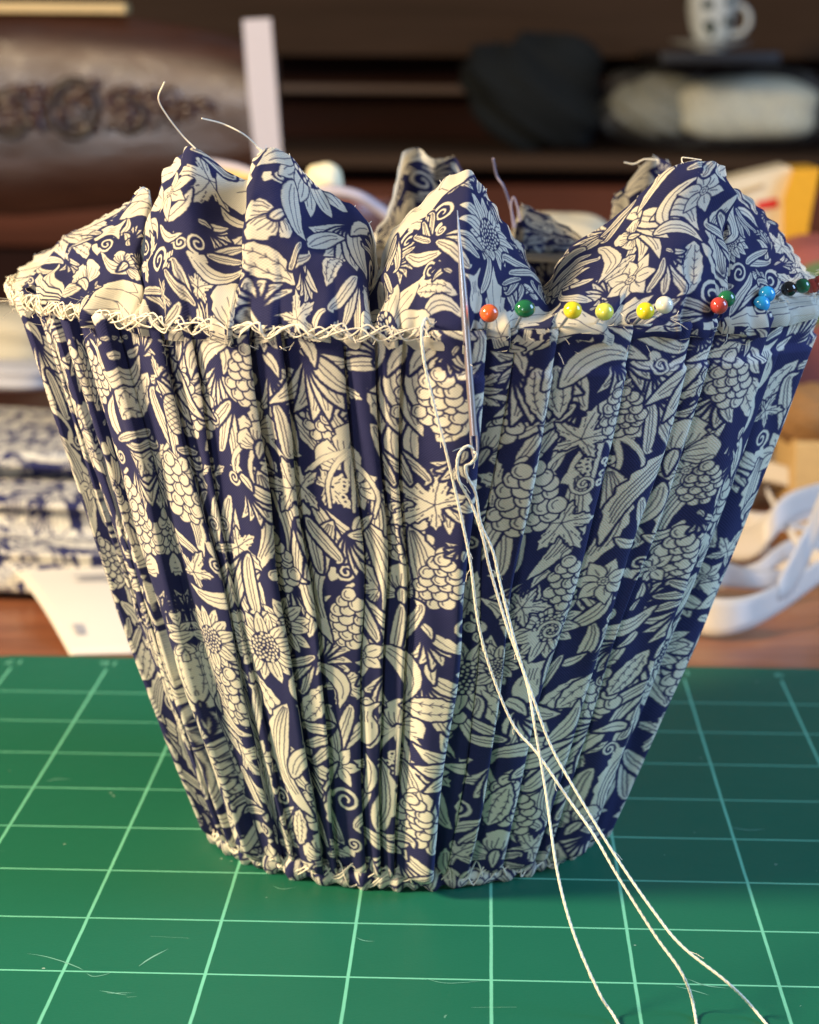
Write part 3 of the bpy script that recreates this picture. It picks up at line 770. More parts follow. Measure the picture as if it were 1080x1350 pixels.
def front_edge_Y(px):
    best = min(range(len(FRONT)), key=lambda i: abs(FRONT[i][1]-px)); return ctl[best][1][1]
def hair(P, rad=.006, mat=M_THREAD): return MB().tube(catmull(P, 6), rad, 5).build('loose_thread', mat, shade)
Yh = front_edge_Y(250)
hair([at(258, 196, Yh), at(240, 178, Yh), at(220, 152, Yh-.1), at(209, 130, Yh-.2), at(217, 108, Yh-.3)])
Yh = front_edge_Y(345)
hair([at(348, 205, Yh), at(334, 188, Yh), at(318, 175, Yh-.1), at(293, 163, Yh-.1), at(266, 156, Yh-.2)])
hair([at(352, 214, Yh-.03), at(340, 206, Yh-.1), at(346, 199, Yh-.1), at(338, 194, Yh-.1)], .008)
M_GREYTH = simple('grey_thread', (.30, .26, .34), .7)
hair([at(679, 300, 19.5), at(673, 272, 19.5), at(664, 246, 19.4), at(655, 232, 19.4), at(650, 209, 19.3)], .010, M_GREYTH)
hair([at(686, 292, 19.4), at(682, 272, 19.4), at(677, 260, 19.4), at(674, 272, 19.4), at(677, 300, 19.4)], .009, M_GREYTH)
hair([at(868, 211, 18.7), at(850, 210, 18.7), at(836, 216, 18.7), at(823, 214, 18.7)], .006)
Yh = front_edge_Y(915)
hair([at(925, 211, Yh), at(905, 208, Yh), at(899, 209, Yh), at(902, 222, Yh)], .005)
hair([at(196, 262, 16.9), at(190, 248, 16.9), at(182, 252, 16.8), at(178, 256, 16.8)], .008)

# ---------------------------------------------------------------- pins with glass heads
def glass_head(name, col):
    t = NT(name); nz = t.noise(220, 2, t.coord())
    t.set(Base_Color=t.mix(nz, tuple(c*.92 for c in col), tuple(min(1, c*1.08) for c in col)), Roughness=.13)
    t.b.inputs['Coat Weight'].default_value = .6; t.b.inputs['Coat Roughness'].default_value = .06
    return t.m
PC = dict(orange=(.85, .13, .03), green=(.012, .14, .05), yellow=(.85, .68, .02), lime=(.72, .72, .10), ivory=(.78, .74, .58),
          red=(.50, .055, .035), blue=(.02, .33, .66), black=(.008, .008, .009))
PM = {k: glass_head(k+'_glass', v) for k, v in PC.items()}
M_STEEL = simple('bright_steel', (.66, .66, .66), .32, .9, var=.05)
PINS = [(645, 413, 'orange', 'orange glass-headed pin nearest to the needle'),
 (692, 407, 'green', 'green glass-headed pin between the orange pin and the yellow pins'),
 (755, 409, 'yellow', 'bright yellow glass-headed pin right of the single green pin, leftmost of the yellows'),
 (797, 411, 'lime', 'pale lemon glass-headed pin between two brighter yellow pins'),
 (851, 410, 'yellow', 'bright yellow glass-headed pin touching beside the ivory pin'),
 (876, 402, 'ivory', 'ivory white glass-headed pin beside the rightmost yellow pin'),
 (948, 403, 'red', 'small red pin head half hidden by the fold beside a green pin'),
 (958, 394, 'green', 'green glass-headed pin just behind the half hidden red pin'),
 (1004, 401, 'blue', 'lower and nearer of the two sky blue glass-headed pins'),
 (1011, 388, 'blue', 'upper sky blue glass-headed pin tucked behind another blue one'),
 (1040, 381, 'black', 'black glass-headed pin on the right rim of the shade'),
 (1058, 377, 'green', 'green glass-headed pin between the black pin and the far red pins'),
 (1071, 377, 'red', 'red glass-headed pin beside the green one at the right edge of the rim'),
 (1081, 373, 'red', 'rightmost red pin, cut by the edge of the photo')]
shank = None
for i, (x, y, c, lab) in enumerate(PINS):
    a = rim_angle_front(min(x, 1068)); b = rim_point(a)
    outd = np.array((math.sin(a), -math.cos(a), 0))
    Yp = (b+outd*.20)[1]
    if x > 940: Yp = (b+outd*(.15+.05*(y > 385)))[1]
    p = np.array(at(x, y, Yp))
    r_ = .062 if y > 385 else .058
    t = empty('pin', p, lab, 'pin', 'glass-headed pins stuck along the rim')
    MB().ball(p, (r_*(1.12 if i == 1 else 1), r_, r_*.97), 24, 14).build('head', PM[c], t)
    tip = p-outd*.62+np.array((rs.uniform(-.06, .06), 0, -.42))
    P = [p+(tip-p)*k/8 for k in range(9)]
    MB().tube(P, [.0105]*7+[.008, .001], 8).build('shaft', M_STEEL, t)

# ---------------------------------------------------------------- needle and threads
e = np.array(at(626.5, 600, 14.98)); tp = np.array(at(603, 277, 14.93))
nd = empty('needle', e, 'long steel sewing needle standing through the rim of the shade', 'needle')
K = 24; P = [e+(tp-e)*k/K for k in range(K+1)]
R_ = [.0255 if k < K*.62 else .0255*(1-((k-K*.62)/(K*.38))**1.4*.93) for k in range(K+1)]
dv = (tp-e)/np.linalg.norm(tp-e)
MB().tube(P[2:], R_[2:], 12).build('shaft', M_STEEL, nd)
eye = [e+dv*(.10+.13*math.cos(t))+np.array((1, 0, 0))*.020*math.sin(t) for t in np.linspace(0, 2*PI, 28)[:-1]]
MB().tube(eye, .009, 8, True).build('eye', M_STEEL, nd)
def strand(P, r=.0098, sides=8):
    """two plies twisted together"""
    Q = np.array(catmull(P, 26)); T = np.gradient(Q, axis=0); T /= np.linalg.norm(T, axis=1)[:, None]+1e-9
    s_ = np.concatenate([[0], np.cumsum(np.linalg.norm(np.diff(Q, axis=0), axis=1))])
    n1 = np.cross(T, [0, 1, 0]); n1 /= np.linalg.norm(n1, axis=1)[:, None]+1e-9; n2 = np.cross(T, n1)
    mb = MB()
    for k in (0, PI):
        an = s_*2*PI/.10+k
        mb.tube(Q+r*.24*(np.cos(an)[:, None]*n1+np.sin(an)[:, None]*n2), r*.84, sides)
    for _ in range(int(s_[-1]*1.8)):      # stray fibres
        i = rs.randrange(2, len(Q)-2); d = np.array([rs.gauss(0, 1) for _ in range(3)]); d /= np.linalg.norm(d)
        L = rs.uniform(.03, .08); mb.tube([Q[i], Q[i]+d*L*.5+T[i]*L*.4, Q[i]+d*L*.7+T[i]*L], .0022, 3)
    return mb
def pix(L): return [at(x, y, Y) for x, y, Y in L]
thA = pix([(566, 428, 15.05), (561, 420, 14.90), (556, 440, 14.86), (560, 480, 14.86), (573, 537, 14.90), (590, 603, 14.95), (607, 677, 15.0), (620, 740, 15.05), (630, 817, 15.08),
           (646, 880, 15.1), (676, 954, 15.1), (709, 994, 15.05), (750, 1054, 14.95), (782, 1099, 14.85), (814, 1154, 14.7), (863, 1232, 14.5), (900, 1285, 14.35)])+[on(916, 1335, .03), on(920, 1400, .02), on(905, 1500, .02), on(930, 1620, .02)]
o = strand(thA).build('thread', M_THREAD); tag(o, 'single cream thread running from the last stitch down across the shade to the mat', 'thread')
thB = pix([(624, 592, 14.98), (617, 588, 14.93), (608, 594, 14.92), (603, 608, 14.93), (605, 633, 14.97), (623, 667, 15.05), (637, 710, 15.08), (646, 750, 15.1), (668, 824, 15.1), (694, 898, 15.08), (705, 957, 15.0), (720, 1046, 14.9),
           (735, 1150, 14.7), (757, 1232, 14.5), (790, 1309, 14.32)])+[on(812, 1344, .03), on(850, 1420, .02), on(900, 1560, .02)]
thC = pix([(624, 594, 15.0), (628, 600, 14.94), (622, 610, 14.98), (614, 615, 14.97), (616, 628, 14.99), (627, 650, 15.02), (634, 690, 15.04), (650, 727, 15.06), (661, 775, 15.07), (683, 861, 15.05), (702, 917, 15.0), (725, 980, 14.97), (753, 1032, 14.9),
           (810, 1126, 14.75), (863, 1203, 14.55), (900, 1248, 14.4), (961, 1297, 14.25)])+[on(1002, 1340, .03), on(1060, 1420, .02), on(1100, 1560, .02)]
nt = empty('thread', e, 'double cream thread hanging from the needle eye and crossing the shade to the mat', 'thread')
strand(thB).build('strand', M_THREAD, nt); strand(thC).build('strand', M_THREAD, nt)

# ---------------------------------------------------------------- table and cutting mat
def wood(name, c0, c1, rough=.35, scale=1.0, axis=(1, 12, 12), coat=.3, spec=.5):
    t = NT(name); t.b.inputs['Specular IOR Level'].default_value = spec if rough < .6 else .15; co = t.coord('Object', tuple(a*scale for a in axis))
    n1 = t.noise(9, 6, co, .6, .6); n2 = t.noise(60, 3, co)
    f = t.math('ADD', t.math('MULTIPLY', n1, .75), t.math('MULTIPLY', n2, .25))
    t.set(Base_Color=t.ramp(f, [(.32, c0), (.68, c1)]), Roughness=t.math('ADD', t.math('MULTIPLY', n2, .18), rough-.09))
    t.b.inputs['Coat Weight'].default_value = coat; t.b.inputs['Coat Roughness'].default_value = .25
    t.bump(f, .12, .0006); return t.m
M_TABLE = wood('polished_table_wood', (.14, .040, .016), (.34, .125, .055), .38, 1.0, (1.5, 12, 12))
M_DARK = wood('dark_carved_wood', (.022, .008, .005), (.075, .027, .013), .42, .5, (1, 8, 8), .0)
def patchy(mt):
    t = mt.node_tree; b = t.nodes['Principled BSDF']; co = t.nodes.new('ShaderNodeTexCoord'); mp = t.nodes.new('ShaderNodeMapping'); mp.inputs['Scale'].default_value = (1, 1, 2.5)
    n1 = t.nodes.new('ShaderNodeTexNoise'); n1.inputs['Scale'].default_value = 22; n1.inputs['Detail'].default_value = 6; n1.inputs['Roughness'].default_value = .65
    t.links.new(co.outputs['Object'], mp.inputs[0]); t.links.new(mp.outputs[0], n1.inputs['Vector'])
    mr = t.nodes.new('ShaderNodeMapRange'); mr.inputs[1].default_value = .38; mr.inputs[2].default_value = .62; mr.inputs[3].default_value = .0; mr.inputs[4].default_value = 1.0
    t.links.new(n1.outputs[0], mr.inputs[0]); t.links.new(mr.outputs[0], b.inputs['Coat Weight']); b.inputs['Coat Roughness'].default_value = .22
    bp = t.nodes.new('ShaderNodeBump'); bp.inputs['Strength'].default_value = .5; bp.inputs['Distance'].default_value = .003
    t.links.new(n1.outputs[0], bp.inputs['Height']); t.links.new(bp.outputs[0], b.inputs['Coat Normal'])
patchy(M_DARK)
M_SIDE = wood('dark_sideboard_wood', (.018, .006, .004), (.055, .016, .008), .7, .4, (.6, 8, 8), 0)
M_SIDE2 = wood('brown_sideboard_wood', (.060, .033, .017), (.090, .050, .028), .8, .4, (.6, 8, 8), 0)
tb = empty('table', (0, 20, -29.5), 'polished reddish brown wooden table under the cutting mat', 'table')
for i in range(5):
    MB().box((1, 5.2+7.0*i, -.52), (62, 6.985, .8), .04).build('plank', M_TABLE, tb)
for sx in (-1, 1):
    for yy in (4, 32): MB().box((1+sx*27, yy, -15.2), (2.4, 2.4, 28.5), .2).build('leg', M_TABLE, tb)

def mat_material():
    t = NT('self_healing_mat'); c = t.coord('Object'); sp = t.node('ShaderNodeSeparateXYZ'); t.link(c, sp.inputs[0])
    ux = t.math('SUBTRACT', t.math('DIVIDE', sp.outputs[0], G), .11); uy = t.math('SUBTRACT', t.math('DIVIDE', sp.outputs[1], G), -.115)
    wob = t.math('MULTIPLY', t.math('SUBTRACT', t.noise(160, 2, c), .5), .006)
    def line(u):
        d = t.math('ABSOLUTE', t.math('SUBTRACT', t.math('FRACT', t.math('ADD', t.math('ADD', u, .5), wob)), .5))
        n = t.node('ShaderNodeMapRange'); n.inputs[1].default_value = .0145; n.inputs[2].default_value = .0085; t.link(d, n.inputs[0]); return n.outputs[0]
    ln = t.math('MAXIMUM', line(ux), line(uy))
    def inside(u, a, b): return t.math('MULTIPLY', t.math('GREATER_THAN', u, a-.01), t.math('LESS_THAN', u, b+.01))
    ln = t.math('MULTIPLY', ln, t.math('MULTIPLY', inside(ux, -5, 12), inside(uy, 12, 22.865)))
    wear = t.noise(35, 5, c, .7); ln = t.math('MULTIPLY', ln, t.math('ADD', .66, t.math('MULTIPLY', wear, .5)))
    big = t.noise(7, 4, c, .6)
    fine = t.noise(1500, 2, c)
    base = t.mix(big, (.006, .098, .052), (.012, .135, .076)); base = t.mix(t.math('MULTIPLY', fine, .35), base, (.012, .15, .095))
    # faint knife scratches and specks
    sv = t.node('ShaderNodeTexVoronoi', feature='DISTANCE_TO_EDGE'); sv.inputs['Scale'].default_value = 13
    mp = t.coord('Object', (1, 3.2, 1), (0, 0, .5)); t.link(mp, sv.inputs['Vector'])
    scr = t.math('MULTIPLY', t.math('LESS_THAN', sv.outputs[0], .0022), t.math('GREATER_THAN', t.noise(26, 3, c), .62))
    dv_ = t.node('ShaderNodeTexVoronoi'); dv_.inputs['Scale'].default_value = 170; t.link(c, dv_.inputs['Vector'])
    speck = t.math('MULTIPLY', t.math('LESS_THAN', dv_.outputs['Distance'], .055), t.math('GREATER_THAN', t.noise(60, 2, c), .57))
    base = t.mix(t.math('MULTIPLY', scr, .35), base, (.30, .55, .42)); base = t.mix(t.math('MULTIPLY', speck, .5), base, (.5, .6, .5))
    t.set(Base_Color=t.mix(ln, base, (.17, .56, .37)), Roughness=t.math('ADD', .42, t.math('MULTIPLY', wear, .16)))
    t.b.inputs['Specular IOR Level'].default_value = .22
    t.bump(t.math('ADD', t.math('MULTIPLY', fine, 1.0), t.math('MULTIPLY', scr, -1.5)), .22, .00012); return t.m
M_MAT = mat_material()
x0, x1, y0, y1, cr = -5.45, 12.6, 11.0, 23.26, .55
O = []
for cx_, cy_, a0 in ((x1-cr, y1-cr, 0), (x0+cr, y1-cr, PI/2), (x0+cr, y0+cr, PI), (x1-cr, y0+cr, 1.5*PI)):
    for k in range(9): O.append((cx_+cr*math.cos(a0+k*PI/16), cy_+cr*math.sin(a0+k*PI/16)))
n = len(O); V = []
cxm, cym = (x0+x1)/2, (y0+y1)/2
for ins, z in ((0, -.115), (0, -.025), (.02, 0)):
    V += [(x-ins*np.sign(x-cxm), y-ins*np.sign(y-cym), z) for x, y in O]
F = [tuple(range(n-1, -1, -1)), tuple(range(2*n, 3*n))]
for l in (0, 1): F += [(l*n+i, l*n+(i+1) % n, (l+1)*n+(i+1) % n, (l+1)*n+i) for i in range(n)]
mat_o = empty('cutting_mat', (0, 0, 0), 'green self-healing cutting mat with pale grid lines under the lampshade', 'cutting mat')
adopt(mesh_obj('mat_sheet', V, F, M_MAT, None, False), mat_o)
M_PRINT = simple('mat_print', (.16, .48, .32), .6)
def mat_text(s, x, y, size):
    cu = bpy.data.curves.new('printed_number', 'FONT'); cu.body = s; cu.size = size*G; cu.align_x = 'CENTER'; cu.align_y = 'CENTER'
    o = bpy.data.objects.new('tmp', cu); COL.objects.link(o); bpy.context.view_layer.update()
    me = bpy.data.meshes.new_from_object(o.evaluated_get(bpy.context.evaluated_depsgraph_get())); COL.objects.unlink(o); bpy.data.objects.remove(o)
    q = bpy.data.objects.new('printed_number', me); COL.objects.link(q); me.materials.clear(); me.materials.append(M_PRINT)
    q.location = (x*G, y*G, .0015*G); q.rotation_euler = (0, 0, PI); q.parent = mat_o
for k in range(18): mat_text(str(17-k), -4.89+k, 22.98, .22)

M_SCR = simple('pale_scratch', (.16, .40, .30), .5)
def scratch(L, wd):
    P = [np.array(on(x, y, .0016)) for x, y in L]; P = np.array(catmull(P, 8)); T = np.gradient(P, axis=0); N = np.stack([-T[:, 1], T[:, 0], T[:, 0]*0], 1); N /= np.linalg.norm(N, axis=1)[:, None]
    w_ = wd*np.sin(np.linspace(.12, PI-.12, len(P)))[:, None]; n_ = len(P)
    adopt(mesh_obj('scratch', np.concatenate([P+N*w_, P-N*w_]), [(i, i+1, i+1+n_, i+n_) for i in range(n_-1)], M_SCR, None, False), mat_o)
for L, wd in (([(36, 1257), (60, 1261), (84, 1268), (102, 1275), (110, 1279)], .006), ([(114, 1283), (122, 1287), (134, 1286), (148, 1282)], .005), ([(183, 1274), (194, 1266), (206, 1259), (222, 1251)], .008),
              ([(131, 1306), (150, 1309), (168, 1312)], .006), ([(140, 1310), (158, 1309), (178, 1309)], .004), ([(470, 1236), (480, 1240), (494, 1241)], .005), ([(905, 1290), (930, 1299), (960, 1303)], .007), ([(890, 1300), (915, 1306), (935, 1312)], .006),
              ([(360, 1168), (372, 1172), (390, 1170)], .005), ([(60, 1030), (75, 1027), (95, 1028)], .006), ([(960, 1090), (985, 1094), (1010, 1093)], .006), ([(560, 1290), (590, 1296), (640, 1293)], .004)):
    scratch(L, wd)

# ---------------------------------------------------------------- things lying behind the mat
def cushion(name, c, d, mat, parent=None, amp_=.06, fr=1.0, p=.42, seed=0, uv=None, seg=72, rings=40):
    """soft box: a superellipsoid with folds"""
    V = []; UV = []
    f = lambda v: math.copysign(abs(v)**p, v)
    for i in range(rings+1):
        th = PI*i/rings
        for j in range(seg+1):
            phi = 2*PI*j/seg
            x, y, z = f(math.sin(th))*f(math.cos(phi)), f(math.sin(th))*f(math.sin(phi)), f(math.cos(th))
            k = 1+amp_*(math.sin(3.1*fr*x+5*z+seed)+math.sin(7*fr*z+2*y+seed*2)*.6+.4*math.sin(11*fr*y+4*x+seed))/2
            V.append((c[0]+x*d[0]*k, c[1]+y*d[1]*k, c[2]+z*d[2]*k)); UV.append((V[-1][0]*1.0+.3*seed, (V[-1][2]+V[-1][1])*.85+1.7*seed-9))
    o = mesh_obj(name, V, grid_faces(rings+1, seg+1), mat, None, True, [(a, b) for a, b in UV])
    if parent: adopt(o, parent)
    return o
TZ = -.12
st = empty('folded_fabric', (-6.5, 28, TZ), 'stack of folded blue and cream floral fabric on the table left of the lampshade', 'fabric')
cushion('fold', (-7.0, 28.7, .18), (3.6, 2.6, .36), M_BODY, st, .07, 1.5, .45, 1)
cushion('fold', (-7.1, 29.1, .72), (3.4, 2.3, .32), M_BODY, st, .10, 1.6, .5, 2)
cushion('fold', (-7.4, 29.6, 1.16), (3.2, 2.0, .27), M_BODY, st, .14, 1.8, .55, 3)

def sheet(name, corners, nu, nv, mat, bulge=0.0, parent=None, thick=.01):
    """a sheet of something thin bent over four corners, with real thickness"""
    a, b, c, d = [np.array(p, float) for p in corners]
    V = []
    for i in range(nv+1):
        for j in range(nu+1):
            s_, t_ = j/nu, i/nv
            p = (a*(1-s_)+b*s_)*(1-t_)+(d*(1-s_)+c*s_)*t_
            n_ = np.cross(b-a, d-a); n_ /= np.linalg.norm(n_)
            V.append(tuple(p+n_*bulge*math.sin(PI*t_)*(.8+.2*math.sin(3*s_))))
    o = mesh_obj(name, V, grid_faces(nv+1, nu+1), mat, None, True)
    so = o.modifiers.new('thickness', 'SOLIDIFY'); so.thickness = thick*G
    if parent: adopt(o, parent)
    return o
M_PAPER = simple('cream_paper', (.66, .62, .53), .7, var=.04, scale=40)
M_INK = simple('grey_print', (.30, .30, .32), .8)
ppr = empty('paper', (-4, 24, TZ), 'cream sheet of paper leaning on the folded fabric behind the mat', 'paper')
A_, B_, C_, D_ = on(92, 863, TZ+.02), on(182, 861, TZ+.02), at(180, 742, 26.4), at(14, 748, 26.4)
sheet('paper_sheet', (A_, B_, C_, D_), 8, 14, M_PAPER, .12, ppr)
def pos(s_, t_, up=.10): 
    A1, B1, C1, D1 = [np.array(q) for q in (A_, B_, C_, D_)]
    n_ = np.cross(B1-A1, D1-A1); n_ /= np.linalg.norm(n_); n_ = n_ if n_[2] > 0 else -n_
    bs = .12*math.sin(PI*t_)*(.8+.2*math.sin(3*s_))
    q = (A1*(1-s_)+B1*s_)*(1-t_)+(D1*(1-s_)+C1*s_)*t_
    n0 = np.cross(B1-A1, D1-A1); n0 /= np.linalg.norm(n0)
    return q+n0*bs+n_*.012
mb = MB()
for t_, s0, s1 in ((.78, .45, .95), (.74, .5, .9), (.70, .45, .85)):
    P = [pos(s0+(s1-s0)*k/6, t_) for k in range(7)]; Q = [pos(s0+(s1-s0)*k/6, t_+.018) for k in range(7)]
    mb.add(P+Q, [(k, k+1, k+8, k+7) for k in range(6)])
mb.build('print', M_INK, ppr, False)['kind'] = 'stuff'
P = [pos(s_, t_) for t_ in (.15, .24) for s_ in (.22, .34)]; MB().add(P, [(0, 1, 3, 2)]).build('print', M_INK, ppr, False)

M_CREAM = simple('cream_cloth', (.50, .44, .30), .8, var=.1, scale=60, bump=.3)
M_WHITE = simple('white_cloth', (.48, .47, .47), .7, var=.06, scale=60, bump=.2)
M_BROWNB = wood('honey_brown_wood', (.20, .08, .03), (.36, .17, .07), .5, 1, (1, 8, 8), .1)
b1 = MB().box((at(0, 532, 35).x-1.2, 36, (at(0, 507, 35).z+TZ)/2), (5.0, 2.6, at(0, 507, 35).z-TZ), .08); tag(b1.build('box', M_BROWNB), 'brown wooden box behind the folded fabric at the left', 'box')
o = cushion('cloth_bundle', at(-20, 440, 35.5), (1.3, .9, .45), M_CREAM, None, .06, 1, .6, 4); tag(o, 'cream padded pouch lying on the brown box at the left edge', 'pouch')
o = cushion('cloth_bundle', at(-35, 492, 34.6), (1.35, .8, .22), M_WHITE, None, .05, 1, .5, 9); tag(o, 'white folded cloth squeezed under the cream pouch at the left edge', 'cloth')

# ribbon loops at the right
M_RIB = NT('satin_ribbon')
nz = M_RIB.noise(30, 3, M_RIB.coord()); M_RIB.set(Base_Color=M_RIB.mix(nz, (.80, .74, .64), (.88, .83, .74)), Roughness=.38)
trn = M_RIB.node('ShaderNodeBsdfTranslucent'); trn.inputs[0].default_value = (.85, .82, .80, 1); mxx = M_RIB.node('ShaderNodeMixShader'); mxx.inputs[0].default_value = .5
M_RIB.link(M_RIB.b.outputs[0], mxx.inputs[1]); M_RIB.link(trn.outputs[0], mxx.inputs[2]); M_RIB.link(mxx.outputs[0], M_RIB.out.inputs[0]); M_RIB = M_RIB.m
def ribbon(P, Wd, parent, name='loop'):
    """band along P; Wd = the vectors across it"""
    Q = np.array(catmull(P, 10)); Wv = np.array(catmull(Wd, 10)); n = len(Q); V = []
    for k in range(5): V += [tuple(q+w*(k/4-.5)) for q, w in zip(Q, Wv)]
    o = mesh_obj(name, V, grid_faces(5, n), M_RIB, None, True); so = o.modifiers.new('thickness', 'SOLIDIFY'); so.thickness = .006*G
    adopt(o, parent); return o
rb = empty('ribbon', (4.6, 26.5, TZ), 'loosely coiled white satin ribbon on the table right of the lampshade', 'ribbon')
def band(L, parent=rb):
    """L: (x, ytop, ybottom, Y)"""
    P = []; W_ = []
    for x, yt, yb, Y in L:
        a = np.array(at(x, yt, Y+.15)); b = np.array(at(x+(0), yb, Y)); P.append((a+b)/2); W_.append(a-b)
    return ribbon(P, W_, parent)
band([(800, 710, 752, 26.6), (850, 752, 800, 25.6), (895, 776, 826, 25.0), (940, 788, 838, 24.7), (985, 786, 830, 24.8), (1030, 768, 806, 25.3), (1080, 738, 770, 26.0), (1150, 690, 724, 27)])
band([(862, 742, 762, 26.6), (905, 735, 768, 26.0), (945, 738, 772, 25.8), (985, 748, 776, 26.2), (1030, 750, 774, 26.5), (1090, 728, 750, 27.4)])
band([(1115, 590, 622, 26.2), (1086, 640, 690, 26.0), (1064, 690, 744, 25.8), (1044, 730, 782, 25.5), (1026, 762, 792, 25.3)])
band([(985, 700, 722, 28.2), (1010, 718, 742, 27.6), (1040, 734, 756, 27.2), (1075, 740, 760, 27.0), (1120, 732, 752, 27.0)])
band([(900, 684, 712, 29.0), (940, 700, 732, 28.0), (985, 698, 738, 27.4), (1012, 676, 718, 27.2), (1040, 650, 690, 27.4), (1090, 634, 668, 28)])
band([(925, 650, 678, 30.0), (965, 668, 698, 29.0), (1010, 676, 702, 28.6), (1055, 664, 688, 28.8), (1110, 646, 670, 29.2)])
band([(950, 606, 636, 31.5), (990, 604, 632, 31.0), (1035, 614, 640, 30.6), (1080, 634, 656, 30.2), (1130, 650, 670, 30)])
band([(940, 600, 616, 33), (985, 595, 608, 32.6), (1040, 596, 610, 32.4), (1100, 602, 620, 32)])
band([(960, 714, 722, 28.6), (1000, 696, 705, 28.4), (1050, 690, 698, 28.6), (1100, 698, 706, 28.9)])
band([(930, 770, 782, 26.9), (965, 752, 772, 26.7), (1000, 740, 764, 26.8), (1040, 712, 738, 27.2), (1100, 700, 722, 27.8)])
band([(1010, 640, 652, 28.3), (1040, 690, 706, 27.3), (1060, 716, 734, 26.9), (1095, 730, 750, 26.6)])

M_PINK = NT('rust_red_fabric'); nn = M_PINK.noise(45, 3, M_PINK.coord()); n3 = M_PINK.noise(22, 2, M_PINK.coord())
M_PINK.set(Base_Color=M_PINK.mix(M_PINK.math('GREATER_THAN', n3, .60), M_PINK.mix(nn, (.22, .045, .035), (.40, .12, .09)), (.10, .16, .06)), Roughness=.8); M_PINK.bump(nn, .3, .001); M_PINK = M_PINK.m
o = cushion('cloth_bag', (at(1130, 440, 35).x, 35, 1.75), (1.75, 1.2, 1.88), M_PINK, None, .07, 1, .6, 5); tag(o, 'rust red patterned cloth bag standing behind the ribbon at the right', 'bag')
o = MB().ball(at(1072, 548, 30.8), (.62, .62, .44), 32, 20, lambda d: 1+.03*math.sin(14*d[2]+9*d[0])+.02*math.sin(23*d[1])).build('yarn_ball', simple('brown_yarn', (.25, .13, .045), .9, var=.3, scale=500, bump=.6)); tag(o, 'brown ball of yarn in front of the rust red bag', 'yarn')
zb_ = at(1075, 586, 30).z
o = MB().box((at(1075, 592, 31.0).x+.35, 31.2, (zb_+TZ)/2), (1.5, 2.2, zb_-TZ), .03).build('card_box', simple('ochre_card', (.55, .36, .14), .6)); tag(o, 'ochre cardboard box under the brown yarn ball at the right edge', 'box')
# cardboard packet
M_CARD = simple('cream_card', (.70, .60, .40), .5, var=.08, scale=80); M_YEL = simple('golden_yellow_card', (.72, .36, .02), .4); M_REDP = simple('red_print', (.62, .03, .02), .5); M_TAN = simple('tan_print', (.50, .34, .14), .6)
pk = empty('packet', at(1030, 300, 36), 'cream paper packet with golden yellow end and small red label behind the rim', 'packet')
def plate(L, Y, th, name, mat, parent):
    V = [at(x, y, Y) for x, y in L]; n = len(V); V = V+[v+Vector((0, th, 0)) for v in V]
    F = [tuple(range(n)), tuple(range(2*n-1, n-1, -1))]+[(i, i+n, (i+1) % n+n, (i+1) % n) for i in range(n)]
    return MB().add(V, F).build(name, mat, parent, False)
plate([(950, 604), (955, 240), (985, 232), (1040, 219), (1046, 226), (1040, 604)], 36, 1.2, 'wrapper', M_CARD, pk)
plate([(1036, 604), (1034, 262), (1047, 224), (1082, 222), (1072, 268), (1066, 300), (1064, 604)], 35.8, 1.5, 'end_flap', M_YEL, pk)
plate([(998, 266), (1024, 261), (1026, 273), (1000, 277)], 35.97, .01, 'red_label', M_REDP, pk)
plate([(975, 252), (1006, 242), (1007, 246), (977, 257)], 35.97, .01, 'print', M_TAN, pk)
o = cushion('cloth_bundle', (at(745, 345, 31).x, 31, 2.05), (1.0, .8, 2.17), M_CREAM, None, .06, 1, .7, 6); tag(o, 'cream rounded cloth bundle seen through the gap in the frill behind the pins', 'cloth')
o = MB().ball(at(427, 238, 29), (.25, .23, .23), 28, 16, lambda d: 1+.05*math.sin(4*d[0]+6*d[2])).build('cotton_ball', simple('cream_yarn', (.85, .76, .48), .7, var=.1)); tag(o, 'small cream ball of cotton behind the frill left of centre', 'cotton ball')
bw = empty('basket', at(440, 330, 29), 'reddish brown basket with pale grey straps behind the frill left of centre', 'basket')
zt_b = at(427, 238, 29).z-.21-TZ
MB().lathe((at(440, 262, 29).x, 29, TZ), [(.0, .0), (.55, .02), (.65, zt_b*.4), (.76, zt_b-.3), (.80, zt_b-.1), (.74, zt_b), (.3, zt_b+.01), (0, zt_b)]).build('body', wood('red_brown_wicker', (.12, .03, .015), (.25, .08, .04), .5), bw)
M_STRAP = simple('grey_lilac_strap', (.42, .38, .42), .6)
MB().tube(catmull(pix([(395, 262, 28), (430, 252, 27.8), (470, 258, 27.8), (500, 276, 27.9), (530, 300, 28)]), 6), .07, 8).build('strap', M_STRAP, bw)
MB().tube(catmull(pix([(270, 215, 29), (310, 222, 28.8), (345, 235, 28.6), (380, 250, 28.4)]), 6), .07, 8).build('strap', M_STRAP, bw)
MB().tube(catmull(pix([(290, 226, 28.9), (315, 232, 28.7), (350, 236, 28.6)]), 6), .06, 8).build('strap', simple('gold_braid', (.6, .42, .15), .5), bw)

